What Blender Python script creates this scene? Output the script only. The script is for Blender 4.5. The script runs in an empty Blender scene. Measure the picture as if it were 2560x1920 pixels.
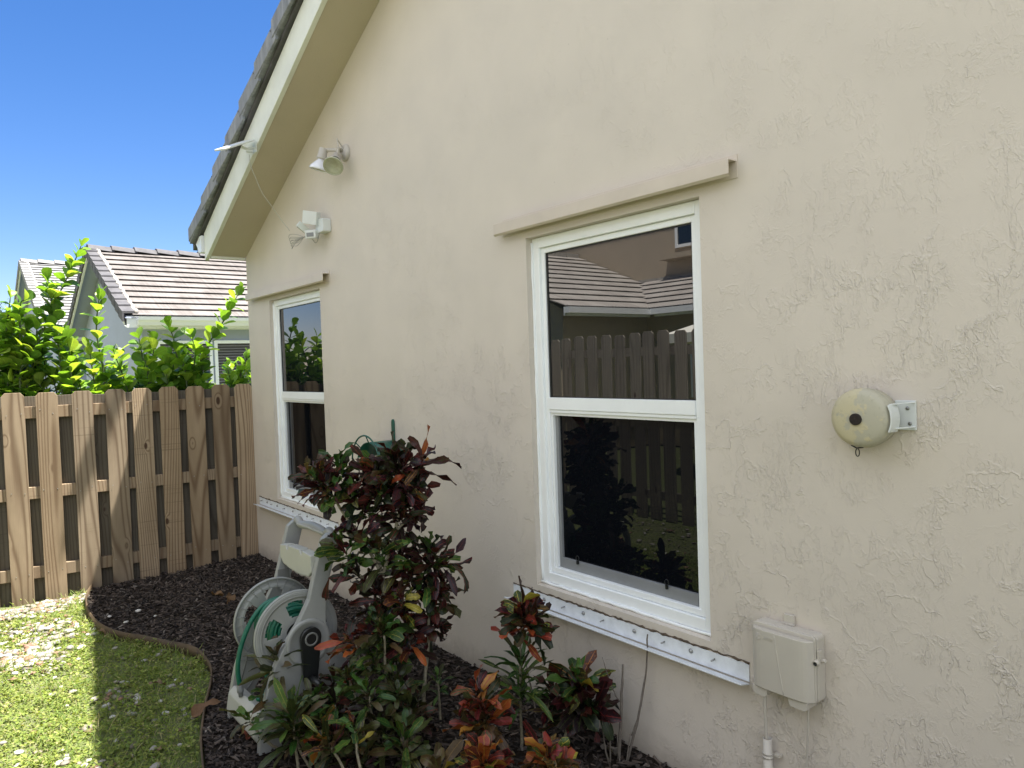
import bpy, math, random
import numpy as np
from mathutils import Vector, Matrix
random.seed(7); RNG=np.random.default_rng(7)
scene=bpy.context.scene
COL=scene.collection
# ---------------------------------------------------------------- camera, sky, sun
cam=bpy.data.cameras.new("camera"); camo=bpy.data.objects.new("camera",cam); COL.objects.link(camo)
R3=Matrix(((0.6245015,-0.00016984,0.7810236),(0.7802798,0.0437672,-0.6238973),(-0.0340773,0.9990417,0.0274652)))
camo.matrix_world=Matrix.Translation((6.1577,-2.1131,1.6))@R3.to_4x4()
cam.sensor_fit='HORIZONTAL'; cam.sensor_width=36.0; cam.lens=36.0*1820.82/2560; cam.clip_start=.02; cam.clip_end=600
scene.camera=camo
SUN=Vector((.217,.270,1)).normalized()
w=bpy.data.worlds.new("World"); scene.world=w; w.use_nodes=True
nt=w.node_tree; sky=nt.nodes.new('ShaderNodeTexSky'); sky.sky_type='NISHITA'; sky.sun_disc=False
sky.sun_elevation=math.asin(SUN.z); sky.sun_rotation=math.atan2(SUN.x,SUN.y); sky.air_density=1.0; sky.dust_density=.15; sky.ozone_density=3.2
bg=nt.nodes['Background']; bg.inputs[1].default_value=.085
def wn(t,**k):
    n=nt.nodes.new('ShaderNode'+t)
    for a,b in k.items(): setattr(n,a,b)
    return n
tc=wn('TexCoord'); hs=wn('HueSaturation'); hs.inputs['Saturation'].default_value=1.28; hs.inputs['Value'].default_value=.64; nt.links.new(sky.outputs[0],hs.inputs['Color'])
# unseen bright cumulus added to the sky behind the camera to light the shaded wall
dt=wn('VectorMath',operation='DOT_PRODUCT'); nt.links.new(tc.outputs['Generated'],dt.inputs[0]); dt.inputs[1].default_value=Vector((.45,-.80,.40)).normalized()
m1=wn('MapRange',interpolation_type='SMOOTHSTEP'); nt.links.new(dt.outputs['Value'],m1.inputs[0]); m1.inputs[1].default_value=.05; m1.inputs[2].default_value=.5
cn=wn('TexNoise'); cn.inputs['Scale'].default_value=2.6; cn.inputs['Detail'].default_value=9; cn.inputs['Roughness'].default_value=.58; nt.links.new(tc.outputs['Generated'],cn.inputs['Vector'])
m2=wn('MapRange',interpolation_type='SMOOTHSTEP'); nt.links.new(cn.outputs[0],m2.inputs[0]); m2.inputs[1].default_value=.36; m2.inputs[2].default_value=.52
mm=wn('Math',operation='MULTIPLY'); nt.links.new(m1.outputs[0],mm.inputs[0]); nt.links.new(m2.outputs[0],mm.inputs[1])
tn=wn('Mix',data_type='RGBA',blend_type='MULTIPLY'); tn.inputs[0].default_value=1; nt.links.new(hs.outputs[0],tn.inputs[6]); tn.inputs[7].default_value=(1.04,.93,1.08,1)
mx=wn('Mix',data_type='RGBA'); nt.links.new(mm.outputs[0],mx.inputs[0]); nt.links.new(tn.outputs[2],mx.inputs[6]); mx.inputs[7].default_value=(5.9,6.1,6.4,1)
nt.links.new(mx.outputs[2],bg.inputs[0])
sd=bpy.data.lights.new("sun",'SUN'); sd.energy=5.0; sd.angle=math.radians(.53); sd.color=(1,.95,.86)
so=bpy.data.objects.new("sun",sd); COL.objects.link(so); so.rotation_euler=SUN.to_track_quat('Z','Y').to_euler(); so.location=(0,6,12)
scene.view_settings.view_transform='Standard'; scene.view_settings.look='None'; scene.view_settings.exposure=1.80; scene.view_settings.gamma=1
scene.render.engine='CYCLES'
scene.cycles.max_bounces=8; scene.cycles.diffuse_bounces=5; scene.cycles.caustics_reflective=False; scene.cycles.caustics_refractive=False

# ---------------------------------------------------------------- node helpers
class NM:
    def __init__(s,name):
        s.m=bpy.data.materials.new(name); s.m.use_nodes=True; s.t=s.m.node_tree; s.b=s.t.nodes['Principled BSDF']; s.out=s.t.nodes['Material Output']
    def n(s,typ,**k):
        nd=s.t.nodes.new('ShaderNode'+typ)
        for a,b in k.items(): setattr(nd,a,b)
        return nd
    def set(s,sock,v):
        if v is None: return
        if isinstance(v,bpy.types.NodeSocket): s.t.links.new(v,sock)
        else:
            if isinstance(v,(tuple,list)) and len(v)==3 and sock.type=='RGBA': v=(*v,1)
            sock.default_value=v
    def math(s,op,a,b=None,c=None,clamp=False):
        nd=s.n('Math',operation=op,use_clamp=clamp); s.set(nd.inputs[0],a); s.set(nd.inputs[1],b); s.set(nd.inputs[2],c); return nd.outputs[0]
    def vmul(s,v,sc):
        nd=s.n('VectorMath',operation='MULTIPLY'); s.set(nd.inputs[0],v); nd.inputs[1].default_value=sc; return nd.outputs[0]
    def vadd(s,v,o):
        nd=s.n('VectorMath',operation='ADD'); s.set(nd.inputs[0],v); s.set(nd.inputs[1],o); return nd.outputs[0]
    def obj(s): return s.n('TexCoord').outputs['Object']
    def pos(s): return s.n('NewGeometry').outputs['Position']
    def sep(s,v): nd=s.n('SeparateXYZ'); s.set(nd.inputs[0],v); return nd.outputs
    def comb(s,x,y,z): nd=s.n('CombineXYZ'); s.set(nd.inputs[0],x); s.set(nd.inputs[1],y); s.set(nd.inputs[2],z); return nd.outputs[0]
    def noise(s,v,scale,detail=3,rough=.5,dist=0): 
        nd=s.n('TexNoise'); s.set(nd.inputs['Vector'],v); nd.inputs['Scale'].default_value=scale; nd.inputs['Detail'].default_value=detail; nd.inputs['Roughness'].default_value=rough; nd.inputs['Distortion'].default_value=dist; return nd.outputs[0]
    def voro(s,v,scale,feat='F1',rnd=1):
        nd=s.n('TexVoronoi',feature=feat); s.set(nd.inputs['Vector'],v); nd.inputs['Scale'].default_value=scale; nd.inputs['Randomness'].default_value=rnd; return nd.outputs
    def ramp(s,f,stops,interp='LINEAR'):
        nd=s.n('ValToRGB'); s.set(nd.inputs[0],f); e=nd.color_ramp.elements; nd.color_ramp.interpolation=interp
        while len(e)<len(stops): e.new(.5)
        for i,(p,c) in enumerate(stops):
            e[i].position=p; e[i].color=(c,c,c,1) if not isinstance(c,tuple) else (*c[:3],1)
        return nd.outputs[0]
    def mr(s,f,a,b,c=0.,d=1.,smooth=False):
        nd=s.n('MapRange'); nd.interpolation_type='SMOOTHSTEP' if smooth else 'LINEAR'; s.set(nd.inputs[0],f)
        for i,v in enumerate((a,b,c,d)): s.set(nd.inputs[i+1],v)
        return nd.outputs[0]
    def mix(s,f,a,b,mode='MIX'):
        nd=s.n('Mix',data_type='RGBA',blend_type=mode); s.set(nd.inputs[0],f); s.set(nd.inputs[6],a); s.set(nd.inputs[7],b); return nd.outputs[2]
    def bump(s,h,dist,strength=1,nrm=None):
        nd=s.n('Bump'); s.set(nd.inputs['Height'],h); nd.inputs['Distance'].default_value=dist; nd.inputs['Strength'].default_value=strength
        if nrm is not None: s.set(nd.inputs['Normal'],nrm)
        return nd.outputs[0]
    def fin(s,col=None,rough=None,nrm=None,**k):
        s.set(s.b.inputs['Base Color'],col); s.set(s.b.inputs['Roughness'],rough); s.set(s.b.inputs['Normal'],nrm)
        for a,b in k.items(): s.set(s.b.inputs[a],b)
        return s.m
def plain(name,col,rough=.5,var=.12,scale=8,bump=0.,spec=.5,metal=0.):
    m=NM(name); v=m.pos(); n=m.noise(v,scale,4,.6)
    c=m.mix(m.mr(n,.3,.7),tuple(x*(1-var) for x in col),tuple(min(1,x*(1+var)) for x in col))
    nr=m.bump(m.noise(v,160,3),.001,bump) if bump else None
    return m.fin(c,rough,nr,**{'Specular IOR Level':spec,'Metallic':metal})

# stucco: smooth-troweled paint with raised, sharp-edged trowel ridges
def stucco(name,col,amt=1.):
    m=NM(name); v=m.pos()
    w1=m.noise(v,3.2,3,.5); warp=m.vmul(m.comb(m.noise(v,9,3),m.noise(m.vadd(v,(5,3,1)),9,3),m.noise(m.vadd(v,(1,7,4)),9,3)),(.05,.05,.05))
    vv=m.vadd(v,warp)
    va=m.vmul(vv,(1.25,1.,.62))
    def saw(vec,sc,lo,hi,det=5,ro=.55):
        n=m.noise(vec,sc,det,ro)
        up=m.mr(n,lo,hi); cut=m.mr(n,hi,hi+.011,1.,0.); return m.math('MULTIPLY',up,cut)
    a=saw(va,11,.495,.535,5,.58); b=saw(m.vadd(va,(3.1,.2,1.7)),21,.505,.545,4,.58); c=saw(m.vmul(m.vadd(vv,(7,1,2)),(2.0,1,.9)),20,.51,.55,4,.6)
    d=saw(m.vadd(vv,(2,9,5)),7.5,.50,.53,6,.56)
    mask=m.mr(m.noise(m.vadd(v,(11,4,9)),2.1,4,.6),.40,.60,.10,1,True)
    mask2=m.mr(m.noise(m.vadd(v,(3,8,2)),1.3,4,.6),.38,.58,.15,1,True)
    fine=m.math('MULTIPLY',m.noise(m.vmul(vv,(1.4,1,1)),80,3,.5),m.math('MULTIPLY',mask,.18))
    h=m.math('ADD',m.math('MULTIPLY',m.math('ADD',a,m.math('MULTIPLY',b,.6)),mask),m.math('MULTIPLY',m.math('MULTIPLY',c,.45),mask2))
    e=saw(m.vadd(m.vmul(vv,(1.3,1,1.)),(9,9,1)),42,.49,.56,4,.6)
    h=m.math('ADD',h,m.math('MULTIPLY',d,m.math('MULTIPLY',mask2,.8))); h=m.math('ADD',h,fine); h=m.math('ADD',h,m.math('MULTIPLY',e,m.math('MULTIPLY',mask,.22)))
    brk=m.mr(m.noise(m.vadd(v,(6,2,8)),7.5,2,.5),.40,.52,.15,1,True); h=m.math('MULTIPLY',m.math('MULTIPLY',h,brk),m.mr(m.sep(v)[2],2.7,.7,.5,1.5)); big=m.noise(v,2.0,2,.4)
    nr=m.bump(big,.004,.3); nr=m.bump(h,.00115*amt,1.,nr); nr=m.bump(m.noise(v,420,2),.0003,.5,nr)
    spots=m.mr(m.noise(m.vadd(v,(4,4,4)),70,2,.5),.76,.80)
    c0=m.mix(m.mr(w1,.3,.7),tuple(x*.955 for x in col),tuple(x*1.03 for x in col))
    dirt=m.math('MULTIPLY',m.mr(m.noise(m.vmul(v,(1,1,.6)),4,5,.7),.6,.85),.06)
    z=m.sep(v)[2]; splash=m.math('MULTIPLY',m.mr(m.math('ADD',z,m.math('MULTIPLY',m.noise(v,14,5,.7),.16)),.26,.09),.6)
    c1=m.mix(dirt,c0,tuple(x*.72 for x in col)); c1=m.mix(splash,c1,(.16,.13,.10)); c1=m.mix(m.math('MULTIPLY',spots,.6),c1,(.09,.08,.06))
    crease=m.mr(h,.0,.5,.0,.0)
    return m.fin(c1,m.mr(w1,.3,.7,.5,.62),nr,**{'Specular IOR Level':.35})

def wood(name,c_lo,c_hi,c_ring,weather=0.):
    m=NM(name); o=m.obj(); info=m.n('ObjectInfo'); rnd=info.outputs['Random']
    off=m.comb(m.math('MULTIPLY',rnd,37.),m.math('MULTIPLY',rnd,71.),m.math('MULTIPLY',rnd,53.))
    v=m.vadd(o,off)
    kn=m.voro(m.vmul(v,(1,5.5,2.4)),1.0)[0]; kb=m.mr(kn,.20,.02,0,1,True)
    s3=m.sep(o); yy=s3[1]
    n=m.noise(m.vmul(v,(1,3.6,.30)),1.15,1.2,.4)
    x=m.math('ADD',m.math('MULTIPLY',n,14.),m.math('MULTIPLY',kb,1.6))
    tilt=m.math('ADD',m.math('MULTIPLY',rnd,44.),8.)
    x=m.math('ADD',x,m.math('MULTIPLY',yy,tilt))
    ring=m.math('PINGPONG',x,.5); line=m.mr(ring,.42,.0,0,1,True)
    line=m.math('POWER',line,2.2)
    fib=m.noise(m.vmul(v,(30,220,4)),1,3,.6)
    base=m.mix(m.mr(m.noise(m.vmul(v,(1,3,1)),1.6,4,.6),.3,.7),c_lo,c_hi)
    base=m.mix(m.math('MULTIPLY',line,.72),base,c_ring); base=m.mix(m.math('MULTIPLY',m.math('FRACT',m.math('MULTIPLY',rnd,13.7)),.38),base,m.comb(m.math('MULTIPLY',m.sep(base)[1],1.08),m.math('MULTIPLY',m.sep(base)[1],1.0),m.math('MULTIPLY',m.sep(base)[1],.86)))
    base=m.mix(m.mr(fib,.35,.75,0,.22),base,tuple(q*.55 for q in c_lo))
    knd=m.mr(kn,.085,.06,0,.92,True); base=m.mix(knd,base,(.05,.022,.012))
    sawm=m.math('GREATER_THAN',m.math('FRACT',m.math('MULTIPLY',rnd,7.31)),.52)
    sl=m.math('MULTIPLY',m.mr(m.noise(m.vmul(v,(2,1.2,62)),1,3,.7),.60,.68,0,.40),sawm); base=m.mix(sl,base,tuple(q*.4 for q in c_lo))
    if weather: base=m.mix(m.mr(m.noise(v,5,4),.35,.7,weather*.5,weather),base,(.16,.15,.135))
    base=m.mix(m.mr(s3[2],.16,.0,0,.35),base,(.06,.05,.04))
    hue=m.mr(rnd,0,1,.8,1.12); base=m.mix(1.,base,m.comb(hue,hue,hue),'MULTIPLY')
    h=m.math('ADD',m.math('MULTIPLY',line,-.5),fib)
    return m.fin(base,.72,m.bump(h,.0012,.7),**{'Specular IOR Level':.25})

def leafmat(name,trans=.35,rough=.32,veins=1.,spots=.0,waxy=.5):
    m=NM(name); uv=m.n('UVMap'); uvm=m.sep(uv.outputs[0]); u,vv=uvm[0],uvm[1]
    col=m.n('Attribute',attribute_name='col').outputs[0]; ven=m.n('Attribute',attribute_name='ven').outputs[0]
    d=m.math('ABSOLUTE',m.math('SUBTRACT',u,.5))
    mid=m.mr(d,.045,.02); side=m.math('PINGPONG',m.math('ADD',m.math('MULTIPLY',vv,9.),m.math('MULTIPLY',d,-4.)),.5)
    side=m.math('MULTIPLY',m.mr(side,.07,.02),m.mr(d,.48,.1,.3,.8)); edge=m.mr(d,.455,.49)
    g=m.pos(); bl=m.mr(m.noise(g,95,3,.6),.57,.66,0,spots)
    mask=m.math('MAXIMUM',m.math('MAXIMUM',mid,m.math('MULTIPLY',side,.35)),m.math('MAXIMUM',m.math('MULTIPLY',edge,.8),bl)); mask=m.math('MULTIPLY',mask,veins,clamp=True)
    c=m.mix(mask,col,ven); c=m.mix(m.mr(m.noise(g,28,3),.3,.7,0,.4),c,m.mix(1.,c,(.55,.55,.5),'MULTIPLY'))
    m.fin(c,rough,m.bump(m.math('ADD',mid,side),.0006,.6),**{'Specular IOR Level':waxy})
    tr=m.n('BsdfTranslucent'); m.set(tr.inputs[0],m.mix(1.,c,(1.6,1.5,.6),'MULTIPLY'))
    ms=m.n('MixShader'); ms.inputs[0].default_value=trans; m.t.links.new(m.b.outputs[0],ms.inputs[1]); m.t.links.new(tr.outputs[0],ms.inputs[2]); m.t.links.new(ms.outputs[0],m.out.inputs[0])
    return m.m
def attrmat(name,rough=.8,scale=200,bump=.5,spec=.2,trans=0):
    m=NM(name); c=m.n('Attribute',attribute_name='col').outputs[0]; v=m.pos(); n=m.noise(v,scale,3)
    c=m.mix(m.mr(n,.3,.7,0,.45),c,m.mix(1.,c,(.5,.5,.5),'MULTIPLY'))
    m.fin(c,rough,m.bump(n,.001,bump),**{'Specular IOR Level':spec})
    if trans:
        tr=m.n('BsdfTranslucent'); m.set(tr.inputs[0],m.mix(1.,c,(1.4,1.4,.6),'MULTIPLY')); ms=m.n('MixShader'); ms.inputs[0].default_value=trans
        m.t.links.new(m.b.outputs[0],ms.inputs[1]); m.t.links.new(tr.outputs[0],ms.inputs[2]); m.t.links.new(ms.outputs[0],m.out.inputs[0])
    return m.m

WALLC=(.635,.577,.505)
M={}
M['stucco']=stucco('stucco',WALLC)
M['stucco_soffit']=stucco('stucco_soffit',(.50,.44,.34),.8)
M['fascia']=plain('fascia_paint',(.70,.72,.66),.5,.07,5,.3)
M['tile']=None
M['vinyl']=plain('white_vinyl',(.88,.91,.92),.35,.03,6)
M['alu']=plain('white_aluminium',(.70,.73,.76),.35,.10,22)
M['head']=plain('painted_track',(.60,.53,.45),.42,.05,6,.2)
M['grayframe']=plain('screen_frame_grey',(.24,.25,.26),.5,.06,10)
M['steel']=plain('steel',(.30,.30,.29),.35,.1,80,0,.5,.7)
M['black']=plain('black_plastic',(.012,.014,.014),.35,.2,20)
M['plastic']=plain('beige_grey_plastic',(.30,.31,.30),.42,.06,9,.15)
M['plastic_light']=plain('cream_plastic',(.42,.425,.39),.4,.05,9,.1)
M['plastic_dark']=plain('grey_plastic_web',(.17,.175,.165),.5,.08,12)
M['hose']=plain('green_hose',(.010,.125,.078),.38,.15,30,.2)
M['greenmetal']=plain('green_metal',(.01,.085,.062),.35,.15,20)
M['whiteplastic']=plain('white_plastic',(.66,.69,.68),.35,.04,8)
M['offwhite']=plain('holder_plastic',(.50,.47,.43),.45,.06,12,.2)
M['glasslens']=plain('lamp_lens',(.40,.41,.31),.12,.15,40,.8,.8)
M['bulbwhite']=plain('white_bulb',(.78,.80,.88),.15,.03,8)
M['boxgrey']=plain('utility_box_plastic',(.52,.485,.425),.45,.04,6,.2)
M['cable']=plain('cable',(.42,.39,.34),.5,.08,20)
M['greycable']=plain('grey_cable',(.30,.29,.25),.5,.1,20)
M['twig']=plain('dead_twig',(.14,.12,.10),.85,.3,60,.8)
M['stem']=plain('croton_stem',(.24,.215,.15),.8,.35,90,.9)
M['gstem']=plain('green_stem',(.06,.09,.03),.7,.3,60)
M['bark']=plain('bark',(.12,.095,.07),.9,.3,30,.8)
M['edging']=plain('brown_edging',(.085,.058,.033),.6,.3,9,.4)
M['brass']=plain('nail',(.08,.07,.06),.5,.1,20,0,.5,.6)
M['white_gloss']=plain('gutter_white',(.78,.80,.82),.3,.03,4)
M['nb_wall']=plain('neighbour_wall_paint',(.33,.37,.47),.7,.04,3,.4)
M['nb_wall2']=stucco('neighbour_stucco',(.42,.35,.26))
M['blind']=plain('blind',(.18,.17,.16),.6,.1,20)
M['canvas']=plain('canvas',(.8,.78,.7),.8,.04,5)
M['wood']=wood('pine_fence_board',(.27,.195,.12),(.40,.30,.195),(.125,.07,.036))
M['wood_rail']=wood('pine_rail',(.27,.19,.115),(.36,.265,.165),(.16,.09,.045))
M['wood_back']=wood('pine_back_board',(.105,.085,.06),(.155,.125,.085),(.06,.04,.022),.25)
M['wood_old']=wood('weathered_fence_board',(.24,.205,.17),(.34,.30,.25),(.12,.09,.07),.4)
M['croton']=leafmat('croton_leaf',.10,.34,1.,.5,.32)
M['clusia']=leafmat('clusia_leaf',.46,.33,.5,.0,.5)
M['weed']=attrmat('weed_leaf',.6,300,.2,.3,.4)
M['tree_leaf']=attrmat('tree_leaf',.6,30,.2,.3,.25)
M['chip']=attrmat('mulch_chip',.85,220,.8,.15)
M['pebble']=attrmat('pebble',.6,60,.3,.35)
M['dryleaf']=attrmat('dry_leaf',.7,120,.5,.3,.15)
def tilemat(name,a,b,c):
    m=NM(name); v=m.pos(); s=m.sep(v)
    cell=m.n('TexWhiteNoise',noise_dimensions='2D'); 
    row=m.math('FLOOR',m.math('MULTIPLY',s[0],1/.258)); yy=m.math('FLOOR',m.math('MULTIPLY',m.math('ADD',s[1],m.math('MULTIPLY',row,.137)),1/.30))
    m.set(cell.inputs[0],m.comb(row,yy,0.)); r=cell.outputs[0]
    st=m.noise(m.vmul(v,(.6,26,.6)),1,4,.7)
    col=m.mix(m.mr(r,0,1),a,b); col=m.mix(m.mr(st,.42,.72,0,.75),col,c)
    col=m.mix(m.mr(m.noise(v,2.2,5,.7),.45,.75,0,.35),col,tuple(x*.6 for x in a))
    return m.fin(col,.85,m.bump(m.noise(v,60,3),.003,.6),**{'Specular IOR Level':.2})
M['tile_pink']=tilemat('concrete_tile_weathered',(.125,.112,.105),(.18,.165,.158),(.235,.22,.21))
M['tile_pale']=tilemat('concrete_tile_pale',(.20,.197,.195),(.26,.26,.258),(.30,.30,.30))
M['tile_brown']=tilemat('concrete_tile_grey',(.33,.30,.275),(.43,.40,.37),(.50,.46,.43))
M['rake_grey']=plain('grey_rake_tile',(.085,.083,.09),.8,.25,9,.8)
def owntile():
    m=NM('dark_rake_tile'); v=m.pos(); st=m.noise(m.vmul(v,(18,2,3)),1,4,.7)
    c=m.mix(m.mr(st,.35,.7),(.17,.18,.205),(.33,.345,.38)); c=m.mix(m.mr(m.noise(v,14,4,.7),.55,.7,0,.6),c,(.20,.20,.19))
    return m.fin(c,.8,m.bump(m.noise(v,90,3),.002,.8),**{'Specular IOR Level':.3})
M['tile']=owntile()
M['mortar']=plain('mortar',(.34,.32,.29),.9,.15,12,.9)
# window glass: dark room behind a reflective impact pane
def glassmat():
    m=NM('window_glass'); return m.fin((.006,.008,.010),.0,None,**{'IOR':2.05,'Specular IOR Level':.5})
M['glass']=glassmat()
def glass2():
    m=NM('screened_glass'); return m.fin((.004,.005,.007),.0,None,**{'IOR':1.32,'Specular IOR Level':.5})
M['glass_low']=glass2()
def soil(name,a,b,c,sc):
    m=NM(name); v=m.pos(); n=m.noise(v,sc,6,.7); n2=m.noise(v,3,4,.6)
    col=m.mix(m.mr(n,.35,.65),a,b); col=m.mix(m.mr(n2,.4,.65),col,c)
    return m.fin(col,.95,m.bump(n,.02,.8),**{'Specular IOR Level':.1})
M['ground']=soil('ground_soil_grass',(.09,.115,.04),(.24,.24,.15),(.15,.18,.07),40)
M['mulchbase']=soil('mulch_base',(.012,.010,.008),(.04,.03,.024),(.022,.017,.013),70)
def gongmat():
    m=NM('aged_cream_plastic'); v=m.pos(); n=m.noise(v,30,5,.65)
    patch=m.mr(m.math('ADD',n,m.math('MULTIPLY',m.math('SUBTRACT',m.sep(v)[0],5.17),-2.4)),.47,.53)
    c=m.mix(patch,(.44,.42,.33),(.53,.48,.32)); c=m.mix(m.mr(m.noise(v,70,4,.6),.55,.7,0,.35),c,(.30,.28,.22))
    return m.fin(c,.5,m.bump(patch,.0006,.5),**{'Specular IOR Level':.35})
M['gong']=gongmat()

# ---------------------------------------------------------------- object helpers
ORG={}
def tag(o,label=None,cat=None,group=None,kind=None):
    if label: o['label']=label
    if cat: o['category']=cat
    if group: o['group']=group
    if kind: o['kind']=kind
    return o
def thing(name,label,cat,loc,group=None):
    o=bpy.data.objects.new(name,None); COL.objects.link(o); o.location=loc; o.empty_display_size=.1
    ORG[o.name]=Vector(loc); return tag(o,label,cat,group)
class MB:
    def __init__(s): s.v=[]; s.f=[]; s.sm=[]
    def add(s,vs,fs,smooth=False):
        k=len(s.v); s.v+= [tuple(p) for p in vs]; s.f+=[tuple(i+k for i in f) for f in fs]; s.sm+=[smooth]*len(fs); return s
    def box(s,a,b,mat=None):
        (x0,y0,z0),(x1,y1,z1)=[tuple(map(min,a,b)),tuple(map(max,a,b))]
        vs=[Vector(p) for p in ((x0,y0,z0),(x1,y0,z0),(x1,y1,z0),(x0,y1,z0),(x0,y0,z1),(x1,y0,z1),(x1,y1,z1),(x0,y1,z1))]
        if mat is not None: vs=[mat@p for p in vs]
        return s.add(vs,[(0,3,2,1),(4,5,6,7),(0,1,5,4),(1,2,6,5),(2,3,7,6),(3,0,4,7)])
    def rbox(s,a,b,r,axis=1,mat=None,n=4):
        "box with corners rounded in the plane across axis"
        (x0,y0,z0),(x1,y1,z1)=[tuple(map(min,a,b)),tuple(map(max,a,b))]
        lo=[x0,y0,z0];hi=[x1,y1,z1]; i,j=[k for k in range(3) if k!=axis]
        P=[]
        for (cx,cy,a0) in ((hi[i]-r,hi[j]-r,0),(lo[i]+r,hi[j]-r,90),(lo[i]+r,lo[j]+r,180),(hi[i]-r,lo[j]+r,270)):
            for t in range(n+1):
                q=math.radians(a0+90*t/n); P.append((cx+r*math.cos(q),cy+r*math.sin(q)))
        return s.prism(P,lo[axis],hi[axis],axis,mat)
    def prism(s,P,d0,d1,axis=1,mat=None,smooth=False):
        i,j=[k for k in range(3) if k!=axis]; vs=[]
        for d in (d0,d1):
            for p in P:
                q=[0,0,0]; q[i],q[j],q[axis]=p[0],p[1],d; q=Vector(q); vs.append(mat@q if mat is not None else q)
        n=len(P); fs=[tuple(range(n)),tuple(range(2*n-1,n-1,-1))]+[(k,(k+1)%n,n+(k+1)%n,n+k) for k in range(n)]
        return s.add(vs,fs,smooth)
    def tube(s,pts,r,n=8,cap=True,smooth=True,closed=False):
        pts=[Vector(p) for p in pts]; N=len(pts); rs=r if isinstance(r,(list,tuple)) else [r]*N
        vs=[];up=Vector((.13,.21,.97)).normalized(); prev=None
        for i,p in enumerate(pts):
            t=(pts[(i+1)%N] if closed else pts[min(i+1,N-1)])-(pts[i-1] if closed else pts[max(i-1,0)])
            if t.length<1e-9: t=Vector((0,0,1))
            t.normalize()
            if prev is None:
                a=t.cross(up); 
                if a.length<.05: a=t.cross(Vector((1,0,0)))
            else: a=prev-t*prev.dot(t)
            a.normalize(); prev=a; b=t.cross(a)
            for k in range(n):
                q=2*math.pi*k/n; vs.append(p+(a*math.cos(q)+b*math.sin(q))*rs[i])
        fs=[]
        for i in range(N if closed else N-1):
            for k in range(n): fs.append((i*n+k,i*n+(k+1)%n,((i+1)%N)*n+(k+1)%n,((i+1)%N)*n+k))
        if cap and not closed: fs+=[tuple(range(n-1,-1,-1)),tuple(range((N-1)*n,N*n))]
        return s.add(vs,fs,smooth)
    def lathe(s,prof,c,ax,n=32,smooth=True):
        "prof: list of (distance along axis, radius)"
        c=Vector(c); ax=Vector(ax).normalized(); a=ax.cross(Vector((0,0,1)))
        if a.length<.05: a=ax.cross(Vector((1,0,0)))
        a.normalize(); b=ax.cross(a); vs=[]; fs=[]
        for (d,r) in prof:
            for k in range(n):
                q=2*math.pi*k/n; vs.append(c+ax*d+(a*math.cos(q)+b*math.sin(q))*max(r,1e-4))
        for i in range(len(prof)-1):
            for k in range(n): fs.append((i*n+k,i*n+(k+1)%n,(i+1)*n+(k+1)%n,(i+1)*n+k))
        return s.add(vs,fs,smooth)
    def build(s,name,mat,parent=None,bevel=0):
        me=bpy.data.meshes.new(name); o3=Vector((0,0,0))
        if parent is not None: o3=ORG.get(parent.name,Vector((0,0,0)))
        me.from_pydata([tuple(Vector(p)-o3) for p in s.v],[],s.f); me.materials.append(mat)
        me.polygons.foreach_set('use_smooth',s.sm)
        import bmesh as _b; bm=_b.new(); bm.from_mesh(me); _b.ops.recalc_face_normals(bm,faces=bm.faces); bm.to_mesh(me); bm.free()
        o=bpy.data.objects.new(name,me); COL.objects.link(o)
        if bevel:
            md=o.modifiers.new('bevel','BEVEL'); md.width=bevel; md.segments=2; md.limit_method='ANGLE'
        if parent is not None: o.parent=parent; ORG[o.name]=o3
        else: ORG[o.name]=o3
        return o
def build_each(mb,name,mat,parent=None,bevel=0):
    par=list(range(len(mb.v)))
    def find(a):
        while par[a]!=a: par[a]=par[par[a]]; a=par[a]
        return a
    for f in mb.f:
        for q in f[1:]: par[find(q)]=find(f[0])
    groups={}
    for i,f in enumerate(mb.f): groups.setdefault(find(f[0]),[]).append(i)
    out=[]
    for g in groups.values():
        m2=MB(); mp={}
        for i in g:
            for q in mb.f[i]:
                if q not in mp: mp[q]=len(m2.v); m2.v.append(mb.v[q])
            m2.f.append(tuple(mp[q] for q in mb.f[i])); m2.sm.append(mb.sm[i])
        out.append(m2.build(name,mat,parent,bevel))
    return out
def solo(mb,name,mat,label,cat,group=None,kind=None,bevel=0):
    return tag(mb.build(name,mat,None,bevel),label,cat,group,kind)
def smooth_path(P,sub=6,closed=False):
    P=[Vector(p) for p in P]; out=[]; N=len(P)
    for i in range(N if closed else N-1):
        p0=P[i-1] if (i>0 or closed) else P[0]; p1=P[i]; p2=P[(i+1)%N]; p3=P[(i+2)%N] if (i+2<N or closed) else P[-1]
        for k in range(sub):
            t=k/sub; out.append(.5*((2*p1)+(p2-p0)*t+(2*p0-5*p1+4*p2-p3)*t*t+(3*p1-p0-3*p2+p3)*t**3))
    if not closed: out.append(P[-1])
    return out
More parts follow.
